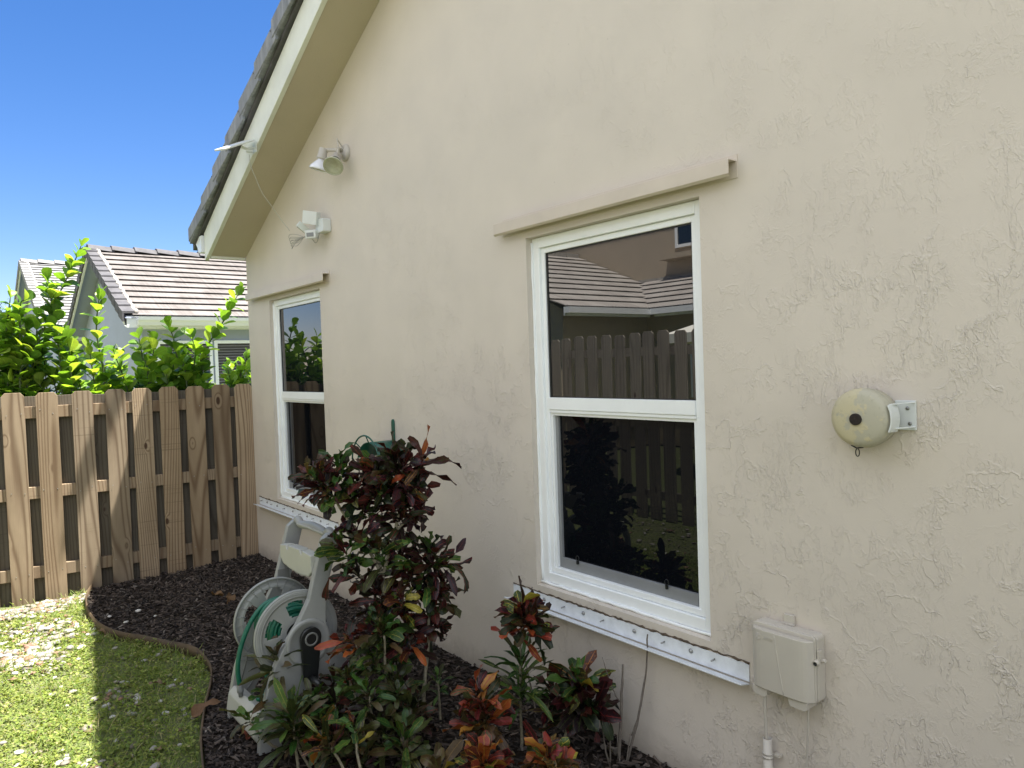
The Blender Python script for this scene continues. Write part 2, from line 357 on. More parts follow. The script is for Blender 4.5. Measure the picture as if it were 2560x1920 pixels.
def npmesh(name,V,F,mat,parent=None,cols=None,uvs=None,ven=None,smooth=False):
    "V (n,3), F (m,4) quads; per-vertex colours and uvs"
    o3=ORG.get(parent.name,Vector((0,0,0))) if parent is not None else Vector((0,0,0))
    V=np.asarray(V,dtype=np.float32)-np.array(o3,dtype=np.float32); F=np.asarray(F,dtype=np.int32); k=F.shape[1]
    me=bpy.data.meshes.new(name); me.vertices.add(len(V)); me.vertices.foreach_set('co',V.ravel()); me.loops.add(F.size); me.loops.foreach_set('vertex_index',F.ravel())
    me.polygons.add(len(F)); me.polygons.foreach_set('loop_start',np.arange(0,F.size,k,dtype=np.int32)); me.polygons.foreach_set('loop_total',np.full(len(F),k,dtype=np.int32))
    me.polygons.foreach_set('use_smooth',np.full(len(F),smooth)); me.update(calc_edges=True)
    for nm,c in (('col',cols),('ven',ven)):
        if c is not None:
            a=me.color_attributes.new(nm,'FLOAT_COLOR','POINT'); cc=np.ones((len(V),4),dtype=np.float32); cc[:,:3]=c; a.data.foreach_set('color',cc.ravel())
    if uvs is not None:
        ul=me.uv_layers.new(name='UVMap'); ul.data.foreach_set('uv',np.asarray(uvs,dtype=np.float32)[F.ravel()].ravel())
    me.materials.append(mat); o=bpy.data.objects.new(name,me); COL.objects.link(o)
    if parent is not None: o.parent=parent; ORG[o.name]=o3
    return o
# batch of leaves ---------------------------------------------------
def leaves(base,dirs,ups,L,W,bend,twist=0,cup=.25,wav=0,shape='croton',nu=3,nv=7):
    base=np.asarray(base,float);dirs=np.asarray(dirs,float);ups=np.asarray(ups,float);N=len(base)
    L,W,bend,twist,cup,wav=[np.broadcast_to(np.asarray(a,float),(N,)) for a in (L,W,bend,twist,cup,wav)]
    dirs=dirs/np.linalg.norm(dirs,axis=1,keepdims=True); s=np.cross(dirs,ups); s/=np.linalg.norm(s,axis=1,keepdims=True)+1e-9; ups=np.cross(s,dirs)
    v=np.linspace(0,1,nv); u=np.linspace(0,1,nu)
    if shape=='croton': prof=np.interp(v,[0,.10,.25,.5,.75,.9,1],[.13,.20,.48,.84,1.,.86,.38])
    elif shape=='strap': prof=np.interp(v,[0,.15,.4,.7,.9,1],[.12,.45,.95,1.,.6,.04])
    elif shape=='clusia': prof=np.interp(v,[0,.1,.3,.6,.8,.93,1],[.08,.25,.66,1.,.95,.66,.25])
    else: prof=np.interp(v,[0,.3,.6,1],[.1,.9,1,.1])
    a=np.where(np.abs(bend)<.05,.05,bend)[:,None]*v[None]
    al=L[:,None]*np.sin(a)/np.where(np.abs(bend)<.05,.05,bend)[:,None]; dr=-L[:,None]*(1-np.cos(a))/np.where(np.abs(bend)<.05,.05,bend)[:,None]
    nrm_a=np.sin(a); nrm_u=np.cos(a)
    x=(u-.5)[None,None,:]*W[:,None,None]*prof[None,:,None]
    ph=RNG.random(N)*6
    h=cup[:,None,None]*np.abs(x)+ (wav[:,None,None]*W[:,None,None]*np.sin(v[None,:,None]*11+ph[:,None,None]+np.sign(x)*1.3)*np.abs(2*u-1)[None,None,:])
    tw=(twist[:,None]*v[None])[:,:,None]
    xx=x*np.cos(tw)-h*np.sin(tw); hh=x*np.sin(tw)+h*np.cos(tw)
    P=base[:,None,None,:]+dirs[:,None,None,:]*(al[:,:,None]+hh*nrm_a[:,:,None])[...,None]+ups[:,None,None,:]*(dr[:,:,None]+hh*nrm_u[:,:,None])[...,None]+s[:,None,None,:]*xx[...,None]
    V=P.reshape(-1,3); idx=np.arange(N*nv*nu).reshape(N,nv,nu)
    F=np.stack([idx[:,:-1,:-1],idx[:,:-1,1:],idx[:,1:,1:],idx[:,1:,:-1]],-1).reshape(-1,4)
    UV=np.broadcast_to(np.stack(np.meshgrid(v,u,indexing='ij')[::-1],-1)[None],(N,nv,nu,2)).reshape(-1,2)
    return V,F,UV,nv*nu
class LeafSet:
    def __init__(s): s.V=[];s.F=[];s.U=[];s.C=[];s.N=[];s.k=0
    def add(s,V,F,U,per,col,ven):
        s.V.append(V);s.F.append(F+s.k);s.U.append(U);s.C.append(np.repeat(col,per,axis=0));s.N.append(np.repeat(ven,per,axis=0)); s.k+=len(V)
    def build(s,name,mat,parent=None):
        return npmesh(name,np.concatenate(s.V),np.concatenate(s.F),mat,parent,np.concatenate(s.C),np.concatenate(s.U),np.concatenate(s.N),True)
def unit(v): v=np.asarray(v,float); return v/np.linalg.norm(v)

# ================================================================ THE HOUSE
zb=lambda x:2.563+.475*x
RIDGE=6.6
def wall_face(mb,x0,x1,z0,z1f,z1g,y=0.):
    mb.add([(x0,y,z0),(x1,y,z0),(x1,y,z1g),(x0,y,z1f)],[(0,1,2,3)])
house=thing('house','beige stucco house with a tiled gable filling the right of the view','house',(6.6,5,0))
WIN=[(.486,1.437,.60,2.162),(3.645,4.588,.597,2.160)]
mb=MB(); xs=[0,.486,1.437,3.645,4.588,RIDGE]
for a,b in ((0,.486),(1.437,3.645),(4.588,RIDGE)): wall_face(mb,a,b,-.2,zb(a)+.02,zb(b)+.02)
for (a,b,z0,z1) in WIN:
    wall_face(mb,a,b,-.2,z0,z0); wall_face(mb,a,b,z1,zb(a)+.02,zb(b)+.02)
    mb.add([(a,0,z0),(a,.10,z0),(a,.10,z1),(a,0,z1)],[(0,1,2,3)]); mb.add([(b,0,z0),(b,.10,z0),(b,.10,z1),(b,0,z1)],[(3,2,1,0)])
    mb.add([(a,0,z1),(a,.10,z1),(b,.10,z1),(b,0,z1)],[(0,1,2,3)]); mb.add([(a,0,z0),(a,.10,z0+.01),(b,.10,z0+.01),(b,0,z0)],[(3,2,1,0)])
wall_face(mb,RIDGE,2*RIDGE,-.2,zb(RIDGE)+.02,zb(0)+.02)
mb.add([(0,0,-.2),(0,10,-.2),(0,10,2.56),(0,0,2.583)],[(0,1,2,3)]); mb.add([(13.2,0,-.2),(13.2,10,-.2),(13.2,10,2.56),(13.2,0,2.58)],[(0,3,2,1)])
mb.add([(0,10,-.2),(13.2,10,-.2),(13.2,10,2.56),(6.6,10,5.7),(0,10,2.56)],[(0,1,2,3,4)])
mb.build('wall',M['stucco'],house)
# interior dark backing behind the openings is the pane itself
# soffit, fascia
def slope_box(mb,x0,x1,y0,y1,d0,d1,f=zb):
    mb.add([(x0,y0,f(x0)+d0),(x1,y0,f(x1)+d0),(x1,y1,f(x1)+d0),(x0,y1,f(x0)+d0),(x0,y0,f(x0)+d1),(x1,y0,f(x1)+d1),(x1,y1,f(x1)+d1),(x0,y1,f(x0)+d1)],
      [(0,3,2,1),(4,5,6,7),(0,1,5,4),(1,2,6,5),(2,3,7,6),(3,0,4,7)])
zr=lambda x:2.563+.475*(13.2-x)
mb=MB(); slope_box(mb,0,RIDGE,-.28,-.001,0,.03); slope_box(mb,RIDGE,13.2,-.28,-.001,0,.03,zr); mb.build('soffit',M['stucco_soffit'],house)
mb=MB(); slope_box(mb,-.06,RIDGE,-.312,-.281,-.004,.215); slope_box(mb,RIDGE,13.26,-.312,-.281,-.004,.215,zr); mb.build('fascia',M['fascia'],house,.003)
# end board closing the overhang at the eave
mb=MB(); mb.box((-.03,-.279,2.545),(-.001,-.002,2.72)); mb.build('eave_return',M['fascia'],house)
# roof body
mb=MB(); slope_box(mb,-.30,RIDGE,-.335,10.3,.225,.33); slope_box(mb,RIDGE,13.5,-.335,10.3,.225,.33,zr); roof=mb.build('roof',M['rake_grey'],house)
# rake tiles
mb=MB()
for side in (0,1):
    for i in range(-1,22):
        x0=.12+.3215*i if i>=0 else -.20; x1=x0+.37
        if i==-1: x0=-.27; x1=.17
        if x1>RIDGE+.15: break
        j=random.uniform(-.006,.006)
        def X(x): return x if side==0 else 13.2-x
        def sec(x,up): # cross-section: L-shaped barge tile, its lower end standing proud of the next
            z=zb(x)+up+j; o=.004 if up>0 else -.0015
            return [(-.372-o,z+.252),(-.372-o,z+.366),(-.360-o,z+.378),(-.13+o*.5,z+.372),(-.13+o*.5,z+.352),(-.348,z+.352),(-.354,z+.252)]
        A=sec(x0,.018); A[0]=(A[0][0],A[0][1]+.012); B=sec(x1,-.020); n=len(A)
        vs=[(X(x0),p[0],p[1]) for k,p in enumerate(A)]+[(X(x1),p[0],p[1]) for p in B]
        mb.add(vs,[tuple(range(n)),tuple(range(2*n-1,n-1,-1))]+[(k,(k+1)%n,n+(k+1)%n,n+k) for k in range(n)])
slope_box(mb,-.262,RIDGE,-.369,-.14,.254,.352)
mb.build('rake_tiles',M['tile'],house)
mb=MB()
for i in range(0,20):
    x=.42+.3215*i; mb.lathe([(0,.0),(0,.005),(.002,.005)],(x,-.3745,zb(x)+.335),(0,-1,0),8)
build_each(mb,'tile_nail',M['brass'],house)
# gutter at the eave
mb=MB(); P=[(-.07,2.60),(-.155,2.60),(-.185,2.65),(-.225,2.685),(-.235,2.735),(-.222,2.735),(-.214,2.69),(-.176,2.655),(-.15,2.607),(-.078,2.607),(-.078,2.735),(-.07,2.735)]
mb.prism(P,-.33,10.2,1); P2=[(-.071,2.602),(-.153,2.602),(-.183,2.652),(-.223,2.686),(-.233,2.733),(-.071,2.733)]; mb.prism(P2,-.333,-.3305,1)
mb.build('gutter',M['white_gloss'],house)
# windows
def window(a,b,z0,z1,name='window'):
    w=thing_part(name,house)
    return w
def winbuild(a,b,z0,z1):
    mb=MB(); e=.0015
    # outer frame, stepped profile
    def ring(x0,x1,za,zt,wd,y0,y1):
        mb.box((x0,y0,za),(x0+wd,y1,zt)); mb.box((x1-wd,y0,za),(x1,y1,zt)); mb.box((x0+wd,y0,zt-wd),(x1-wd,y1,zt)); mb.box((x0+wd,y0,za),(x1-wd,y1,za+wd))
    ring(a+e,b-e,z0+.012,z1-e,.046,.034,.095)
    w=mb.build('window',M['vinyl'],house,.003)
    mb=MB(); ring(a+.048,b-.048,z0+.060,z1-.0485,.024,.046,.094); mb.build('stop_bead',M['vinyl'],w,.002)
    zm0,zm1=1.385,1.445
    mb=MB(); mb.box((a+.0725,.040,zm0+.006),(b-.0725,.0935,zm1)); mb.box((a+.0735,.044,zm0-.008),(b-.0735,.0925,zm0+.0055)); mb.build('meeting_rail',M['vinyl'],w,.002)
    mb=MB(); gx0,gx1=a+.073,b-.073; 
    x0,x1,zt,zl=gx0,gx1,zm0-.0085,z0+.0845
    mb.box((x0,.052,zl),(x0+.014,.09,zt)); mb.box((x1-.014,.052,zl),(x1,.09,zt)); mb.box((x0+.014,.052,zt-.012),(x1-.014,.09,zt)); mb.build('lower_sash',M['vinyl'],w,.0015)
    mb=MB(); x0+=.0145;x1-=.0145
    mb.box((x0,.066,zl),(x0+.018,.088,zt-.0125)); mb.box((x1-.010,.066,zl),(x1,.088,zt-.0125)); mb.box((x0+.0185,.064,zl),(x1-.0105,.088,zl+.045)); mb.build('screen_frame',M['grayframe'],w,.001)
    for fx in (.16,.80):
        mb=MB(); x=x0+(x1-x0)*fx; c=Vector((x,.058,zl+.062)); mb.tube([c+Vector((math.cos(t)*.009,0,math.sin(t)*.011)) for t in np.linspace(-1.2,4.34,14)],.0016,6); mb.box((x-.004,.054,zl+.036),(x+.004,.0635,zl+.052)); mb.build('pull_tab',M['black'],w)
    mb=MB(); mb.box((gx0-.001,.056,zm1-.01),(gx1+.001,.060,z1-.07)); mb.build('pane',M['glass'],w)
    mb=MB(); mb.box((gx0+.01,.078,zl+.03),(gx1-.008,.082,zm0-.012)); mb.build('pane',M['glass_low'],w)
    mb=MB(); g=.0045; mb.box((gx0,.0525,zm1+.001),(gx0+g*2,.0558,z1-.0735)); mb.box((gx1-g,.0525,zm1+.001),(gx1,.0558,z1-.0735)); mb.box((gx0,.0525,z1-.0735-g),(gx1,.0558,z1-.0735)); mb.box((gx0,.0525,zm1+.0005),(gx1,.0558,zm1+.004)); mb.build('gasket',M['black'],w)
    # caulk bead on the left reveal and across the bottom
    mb=MB(); P=[(a+.004+random.uniform(-.0008,.001),.031+random.uniform(-.001,.001),z) for z in np.linspace(z0+.02,z1-.02,40)]; mb.tube(P,[random.uniform(.005,.0068) for _ in P],6)
    P=[(x,.028,z0+.010+random.uniform(-.002,.002)) for x in np.linspace(a,b,30)]; mb.tube(P,[random.uniform(.006,.0075) for _ in P],6); mb.build('caulk_bead',M['vinyl'],w)
    return w
wins=[winbuild(*q) for q in WIN]
# shutter tracks above and below
for (x0,x1) in ((.10,1.605),(3.486,4.746)):
    mb=MB(); zt=2.268; mb.box((x0,-.0035,2.189),(x1,-.0003,zt)); mb.box((x0-.012,-.046,2.243),(x1-.004,-.0037,2.2465)); mb.box((x0-.012,-.049,2.198),(x1-.004,-.0462,2.2465)); mb.add([(x0-.012,-.049,2.198),(x1-.004,-.049,2.198),(x1-.004,-.0415,2.190),(x0-.012,-.0415,2.190)],[(0,1,2,3)])
    mb.build('header_track',M['head'],house,.0012)
for (x0,x1) in ((.09,1.585),(3.476,4.742)):
    mb=MB(); mb.box((x0,-.004,.503),(x1,-.0003,.562)); mb.add([(x0-.01,-.0072,.499),(x1+.003,-.0072,.499),(x1+.003,-.056,.511),(x0-.01,-.056,.511),(x0-.01,-.0072,.495),(x1+.003,-.0072,.495),(x1+.003,-.056,.507),(x0-.01,-.056,.507)],[(0,1,2,3),(4,7,6,5),(0,4,5,1),(1,5,6,2),(2,6,7,3),(3,7,4,0)])
    tr=mb.build('sill_track',M['alu'],house,.0008)
    mb=MB(); k=0; x=x0+.06
    while x<x1-.03:
        if k%2==0: mb.lathe([(0,.0),(0,.0032),(.020,.0032),(.020,0)],(x,-.004,.540),(0,-1,-.05),8)
        else: mb.lathe([(0,.0),(0,.009),(.003,.0085),(.004,.005),(.008,.004),(.008,0)],(x,-.004,.540),(0,-1,0),10)
        x+=random.uniform(.10,.17); k+=1
    build_each(mb,'bolt',M['steel'],tr)
    mb=MB()   # crumbled mortar edge above the track
    P=[(x,-.002+random.uniform(-.001,.001),.566+random.uniform(-.002,.004)) for x in np.linspace(x0,x1,90)]; mb.tube(P,[random.uniform(.0015,.0055) for _ in P],5); mb.build('mortar_edge',M['edging'],tr)

# ================================================================ GROUND
mb=MB(); mb.add([(-90,-90,-.03),(90,-90,-.03),(90,90,-.03),(-90,90,-.03)],[(0,1,2,3)]); tag(mb.build('ground',M['ground']),kind='structure')
EDGE=[(-.16,-1.215),(.0,-1.262),(.2,-1.31),(.5,-1.345),(.9,-1.335),(1.15,-1.25),(1.39,-1.15),(1.6,-1.045),(1.84,-.985),(2.05,-.99),(2.22,-1.035),(2.51,-1.15),(2.76,-1.235),(3.04,-1.305),(3.5,-1.40),(4.3,-1.5),(5.4,-1.58),(7.5,-1.6)]
EP=smooth_path([(x,y,0) for x,y in EDGE],5)
ex=np.array([p.x for p in EP]); ey=np.array([p.y for p in EP])
def mz(x,y): # mulch surface height
    t=np.clip(1+y/1.2,0,1); return .012+.052*t*t+.008*np.sin(x*5.1+y*3)*np.sin(y*6.3)
def edge_y(x): return np.interp(x,ex,ey)
nx,ny=150,24; xs=np.linspace(-.14,7.4,nx); V=[];
for i in range(nx):
    e=float(edge_y(xs[i]))+.004
    for j in range(ny+1):
        y=e*(1-j/ny)+.002; V.append((xs[i],y,float(mz(xs[i],y))))
idx=np.arange(nx*(ny+1)).reshape(nx,ny+1); F=np.stack([idx[:-1,:-1],idx[1:,:-1],idx[1:,1:],idx[:-1,1:]],-1).reshape(-1,4)
tag(npmesh('mulch_bed',V,F,M['mulchbase'],smooth=True),kind='structure')
mb=MB(); t=.004; n=len(EP); vs=[]
for i,p in enumerate(EP):
    hh=.038+.005*math.sin(i*.7)+random.uniform(-.001,.001); lean=.006*math.sin(i*.31)
    vs+= [(p.x,p.y-t,-.03),(p.x,p.y-t-lean,hh),(p.x,p.y+t-lean,hh),(p.x,p.y+t,-.03)]
fs=[]
for i in range(n-1):
    for k in range(4): fs.append((4*i+k,4*i+4+k,4*i+4+(k+1)%4,4*i+(k+1)%4))
mb.add(vs,fs,True); solo(mb,'bed_edging',M['edging'],'low curved brown edging strip between the mulch bed and the lawn','garden edging')
# mulch chips (uncountable)
def chips(N,seed,lo,hi,wlo,whi,region):
    rg=np.random.default_rng(seed); P=region(rg,N); N=len(P)
    yaw=rg.normal(.35,.9,N); pit=rg.normal(0,.28,N); rol=rg.normal(0,.5,N); L=rg.uniform(lo,hi,N)*rg.uniform(.5,1,N); W=rg.uniform(wlo,whi,N); T=W*rg.uniform(.18,.5,N)
    d=np.stack([np.cos(yaw)*np.cos(pit),np.sin(yaw)*np.cos(pit),np.sin(pit)],1); s=np.stack([-np.sin(yaw),np.cos(yaw),np.zeros(N)],1); u=np.cross(d,s)
    s2=s*np.cos(rol)[:,None]+u*np.sin(rol)[:,None]; u2=np.cross(d,s2)
    corners=[(-1,-1,-1),(1,-.6,-1),(1,.5,-1),(-1,1,-1),(-1,-.8,1),(.8,-.5,1),(.9,.5,1),(-.9,.8,1)]; V=np.zeros((N,8,3))
    for k,(a,b,c) in enumerate(corners):
        jj=rg.uniform(.7,1.2,(N,1)); V[:,k]=P+d*(a*L/2)[:,None]*jj+s2*(b*W/2)[:,None]*jj+u2*(c*T/2)[:,None]
    F0=np.array([(0,3,2,1),(4,5,6,7),(0,1,5,4),(1,2,6,5),(2,3,7,6),(3,0,4,7)]); F=(F0[None]+(np.arange(N)*8)[:,None,None]).reshape(-1,4)
    return V.reshape(-1,3),F,N,rg
def bedregion(rg,N):
    x=rg.uniform(-.14,5.6,N); y=rg.uniform(-1.6,0,N); k=y>edge_y(x)+.008; k&=y<-.004; x,y=x[k],y[k]; return np.stack([x,y,mz(x,y)+rg.uniform(.0,.014,len(x))],1)
V,F,N,rg=chips(28000,3,.018,.062,.005,.017,bedregion)
c=np.array([(.048,.040,.036),(.080,.062,.052),(.115,.093,.080),(.032,.028,.027),(.16,.13,.11),(.26,.23,.20)])[rg.choice(6,N,p=[.3,.3,.19,.12,.07,.02])]*rg.uniform(.6,1.15,(N,1))
tag(npmesh('mulch',V,F,M['chip'],cols=np.repeat(c,8,axis=0)),kind='stuff')
# pebbles
bpy_ico=[]
def ico():
    t=(1+5**.5)/2; v=np.array([(-1,t,0),(1,t,0),(-1,-t,0),(1,-t,0),(0,-1,t),(0,1,t),(0,-1,-t),(0,1,-t),(t,0,-1),(t,0,1),(-t,0,-1),(-t,0,1)],float); v/=np.linalg.norm(v[0])
    f=[(0,11,5),(0,5,1),(0,1,7),(0,7,10),(0,10,11),(1,5,9),(5,11,4),(11,10,2),(10,7,6),(7,1,8),(3,9,4),(3,4,2),(3,2,6),(3,6,8),(3,8,9),(4,9,5),(2,4,11),(6,2,10),(8,6,7),(9,8,1)]
    v=list(map(tuple,v)); cache={}; nf=[]
    def mid(a,b):
        k=(min(a,b),max(a,b))
        if k not in cache: m=np.array(v[a])+np.array(v[b]); m/=np.linalg.norm(m); v.append(tuple(m)); cache[k]=len(v)-1
        return cache[k]
    for a,b,c in f:
        ab,bc,ca=mid(a,b),mid(b,c),mid(c,a); nf+=[(a,ab,ca),(b,bc,ab),(c,ca,bc),(ab,bc,ca)]
    return np.array(v),np.array(nf)
IV,IF=ico()
def blobs(P,size,rg,flat=.55):
    N=len(P); sc=np.stack([size*rg.uniform(.75,1.35,N),size*rg.uniform(.6,1.,N),size*flat*rg.uniform(.7,1.1,N)],1); yaw=rg.uniform(0,6.28,N)
    V=IV[None]*sc[:,None,:]*(1+.10*rg.normal(size=(N,len(IV),1))); c,s=np.cos(yaw)[:,None],np.sin(yaw)[:,None]
    V=np.stack([V[...,0]*c-V[...,1]*s,V[...,0]*s+V[...,1]*c,V[...,2]],-1)+P[:,None,:]; F=(IF[None]+(np.arange(N)*len(IV))[:,None,None]).reshape(-1,3); return V.reshape(-1,3),F
rg=np.random.default_rng(11)
def lawn_ok(x,y): return (y<edge_y(x)-.015)&(x>-.0+(-y-1.2)*.11-.12)
def vnoise(x,y,s=1.):
    return .5+.25*(np.sin(x*5.3*s+1.7*np.sin(y*4.1*s))+np.sin(y*6.7*s+x*2.3*s+1.3*np.sin(x*3.9*s)))
x=rg.uniform(-.3,3.4,19000); y=rg.uniform(-3.3,-.95,19000)
def pdens(x,y):
    wob=.10*np.sin(x*9+y*5)+.08*np.sin(y*13-x*4)
    fx=x+.11*(-y); b1=np.clip(1.25-(np.maximum(fx+wob-.05,0)/.36)**2,0,1); b2=np.clip(1.5*np.exp(-((x-.98+wob)**2/.075+(y+1.88)**2/.085)),0,1); b3=.7*np.exp(-((x-.62)**2/.05+(y+1.62)**2/.03)); b4=.2*np.exp(-((x-2.1)**2/.05+(y+1.42)**2/.01)); b5=.15*np.exp(-((x-2.75)**2/.04+(y+1.62)**2/.03))
    return np.clip(np.maximum.reduce([b1,b2,b3,b4,b5]),.0,1)
dens=pdens(x,y)
k=lawn_ok(x,y)&(rg.random(len(x))<np.maximum(dens,.02)); x,y=x[k],y[k]
P=np.stack([x,y,-.020+rg.uniform(0,.018,len(x))],1); sz=rg.uniform(.011,.023,len(x))*np.where(rg.random(len(x))<.06,1.7,1)
V,F=blobs(P,sz,rg); pc=np.array([(.36,.34,.31),(.28,.245,.205),(.24,.145,.095),(.50,.49,.47),(.15,.13,.12),(.30,.18,.13)])[rg.choice(6,len(P),p=[.3,.2,.12,.22,.08,.08])]*rg.uniform(.75,1.1,(len(P),1))
tag(npmesh('pebbles',V,F,M['pebble'],cols=np.repeat(pc,len(IV),axis=0),smooth=True),kind='stuff')
# weeds: carpets of small round leaves
def weeds(N,x0,x1,y0,y1,thin,smin,smax,seed):
    rg=np.random.default_rng(seed); x=rg.uniform(x0,x1,N); y=rg.uniform(y0,y1,N)
    cover=np.clip(1.0-1.02*pdens(x,y)+.25*(np.sin(x*17+y*13)>.75),.04,1)
    patch=np.clip(.75+.5*np.sin(x*9+y*7)*np.sin(y*11-x*5),.35,1)
    k=lawn_ok(x,y)&(rg.random(N)<cover*patch*thin); x,y=x[k],y[k]; n=len(x)
    z=-.02+rg.uniform(.0,.06,n)*(.3+1.2*vnoise(x*2.5,y*2.5))*(.5+.5*np.sin(x*31)*np.sin(y*27+x*9)); yaw=rg.uniform(0,6.28,n); el=rg.uniform(-.3,.75,n)
    d=np.stack([np.cos(yaw)*np.cos(el),np.sin(yaw)*np.cos(el),np.sin(el)],1); up=np.tile((0,0,1.),(n,1))+rg.normal(0,.25,(n,3)); L=rg.uniform(smin,smax,n)*rg.uniform(.7,1.,n)
    V,F,U,per=leaves(np.stack([x,y,z],1),d,up,L,L*rg.uniform(.6,.95,n),rg.uniform(-.3,.8,n),0,.3,0,'round',3,4)
    c=np.array([(.22,.29,.06),(.29,.35,.08),(.15,.22,.05),(.35,.38,.12),(.38,.35,.17)])[rg.choice(5,n,p=[.3,.3,.2,.15,.05])]*rg.uniform(.7,1.2,(n,1)); return V,F,np.repeat(c,per,axis=0)
A=[weeds(52000,-.1,3.4,-2.45,-.95,1.,.011,.023,21),weeds(16000,0,8.5,-3.35,-1.5,.8,.012,.026,22)]
k=0;Vs=[];Fs=[];Cs=[]
for V,F,Cc in A: Vs.append(V);Fs.append(F+k);Cs.append(Cc);k+=len(V)
tag(npmesh('weed_lawn',np.concatenate(Vs),np.concatenate(Fs),M['weed'],cols=np.concatenate(Cs)),kind='stuff')
# grass blades
rg=np.random.default_rng(33); N=15000; x=rg.uniform(-.1,3.4,N); y=rg.uniform(-2.4,-1,N); k=lawn_ok(x,y); x,y=x[k],y[k]
# tuft clusters near the edging
cx=rg.choice(len(EP)-40,700); tx=ex[cx]+rg.normal(0,.05,700); ty=ey[cx]-.03-np.abs(rg.normal(0,.05,700)); x=np.concatenate([x,tx]); y=np.concatenate([y,ty]); n=len(x)
yaw=rg.uniform(0,6.28,n); el=rg.uniform(.5,1.4,n); d=np.stack([np.cos(yaw)*np.cos(el),np.sin(yaw)*np.cos(el),np.sin(el)],1); L=rg.uniform(.03,.075,n)*np.where(rg.random(n)<.06,1.7,1)
V,F,U,per=leaves(np.stack([x,y,np.full(n,-.02)],1),d,np.tile((0,0,1.),(n,1))+rg.normal(0,.3,(n,3)),L,rg.uniform(.0015,.004,n),rg.uniform(.3,1.5,n),0,.2,0,'strap',2,5)
c=np.array([(.18,.27,.06),(.27,.32,.09),(.38,.35,.18)])[rg.choice(3,n,p=[.5,.35,.15])]; tag(npmesh('grass',V,F,M['weed'],cols=np.repeat(c,per,axis=0)),kind='stuff')

# ================================================================ FENCES
def picket_mb(wd,h,t=.017):
    mb=MB(); w2=wd/2; c=.026; P=[(-w2,0),(w2,0),(w2,h-c),(w2-c*.85,h),(-w2+c*.85,h),(-w2,h-c)]
    mb.prism([(p[0],p[1]) for p in P],-t/2,t/2,0); return mb     # thickness along x, width along y
def make_picket(name,wd,h,mat,parent,local,rz):
    o=picket_mb(wd,h).build(name,mat,None,.0018); o.parent=parent; o.location=local; o.rotation_euler=(0,0,rz); return o
def rep(src,parent,local,rz,sc=(1,1,1)):
    c=src.copy(); COL.objects.link(c); c.parent=parent; c.location=local; c.rotation_euler=(random.uniform(-.004,.004),random.uniform(-.006,.006),rz); c.scale=sc; return c
ang=math.radians(-6.38)
fence=thing('wooden_fence','brown pine shadowbox fence with dog-eared boards, meeting the far corner of the stucco house','fence',(0,0,0))
fence.rotation_euler=(0,0,ang); ORG[fence.name]=Vector((0,0,0))
# in the fence's own frame the run goes along -y; the yard is on +x
S=[(.001,.137),(.183,.312),(.38,.511),(.565,.704),(.763,.896),(.947,1.084),(1.161,1.299),(1.386,1.524),(1.59,1.731)]
s=1.80
while s<3.42: S.append((s,s+.14)); s+=.203
p0=None
for i,(a,b) in enumerate(S):
    zb0=-.05 if i>5 else .0; h=1.511-zb0
    if p0 is None: p0=make_picket('picket',.1385,1.56,M['wood'],fence,(-.0085,-(a+b)/2,-.05),0)
    else: rep(p0,fence,(-.0085+random.uniform(-.002,.002),-(a+b)/2,-.05+random.uniform(-.003,.003)),0,(1,random.choice((-1,1)),1))
for z in (.19,.775,1.365):
    mb=MB(); mb.box((-.058,-3.42,z-.044),(-.0185,-.005,z+.044)); o=mb.build('rail',M['wood_rail'],None,.003); o.parent=fence
pb=None
for i in range(len(S)):
    a=S[i][1]; b=S[i+1][0] if i+1<len(S) else a+.06; m=(a+b)/2
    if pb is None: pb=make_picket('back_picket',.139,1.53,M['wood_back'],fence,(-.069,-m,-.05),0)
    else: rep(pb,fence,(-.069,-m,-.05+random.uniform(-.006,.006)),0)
for s in (.06,2.35):
    mb=MB(); mb.box((-.16,-s-.045,-.1),(-.079,-s+.045,1.44)); o=mb.build('post',M['wood_back'],None,.003); o.parent=fence
mb=MB()
for i,(a,b) in enumerate(S[:12]):
    for z in (.19,.775,1.365):
        for q in (a+.028,b-.028): mb.lathe([(0,0),(0,.0035),(.0012,.003),(.0012,0)],(.0,-q+random.uniform(-.008,.008),z+random.uniform(-.022,.022)),(1,0,0),7)

for o in build_each(mb,'nail',M['steel'],None): o.parent=fence
# opposite fence, seen in the window glass
fence2=thing('wooden_fence','weathered grey dog-eared fence across the side yard, mirrored in the large window','fence',(-.38,-3.42,0))
q0=None; x=.1; k=0
while x<9.6:
    if q0 is None: q0=make_picket('picket',.14,1.90,M['wood_old'],fence2,(x,0,-.03),math.pi/2)
    else: rep(q0,fence2,(x,random.uniform(-.004,.004),-.03+random.uniform(-.012,.012)),math.pi/2,(1,random.choice((-1,1)),1))
    x+=random.uniform(.190,.212)
for z in (.22,.95,1.68):
    mb=MB(); mb.box((0,-.052,z-.044),(9.7,-.0125,z+.044)); o=mb.build('rail',M['wood_old'],None); o.parent=fence2
for x in (.05,2.45,4.85,7.25,9.65):
    mb=MB(); mb.box((x-.045,-.142,-.1),(x+.045,-.053,1.78)); o=mb.build('post',M['wood_old'],None); o.parent=fence2

# ================================================================ WALL-MOUNTED THINGS
def frame_mat(c,ax,up=(0,0,1)):
    z=Vector(ax).normalized(); x=Vector(up).cross(z).normalized(); y=z.cross(x); m=Matrix((x,y,z)).transposed().to_4x4(); return Matrix.Translation(c)@m
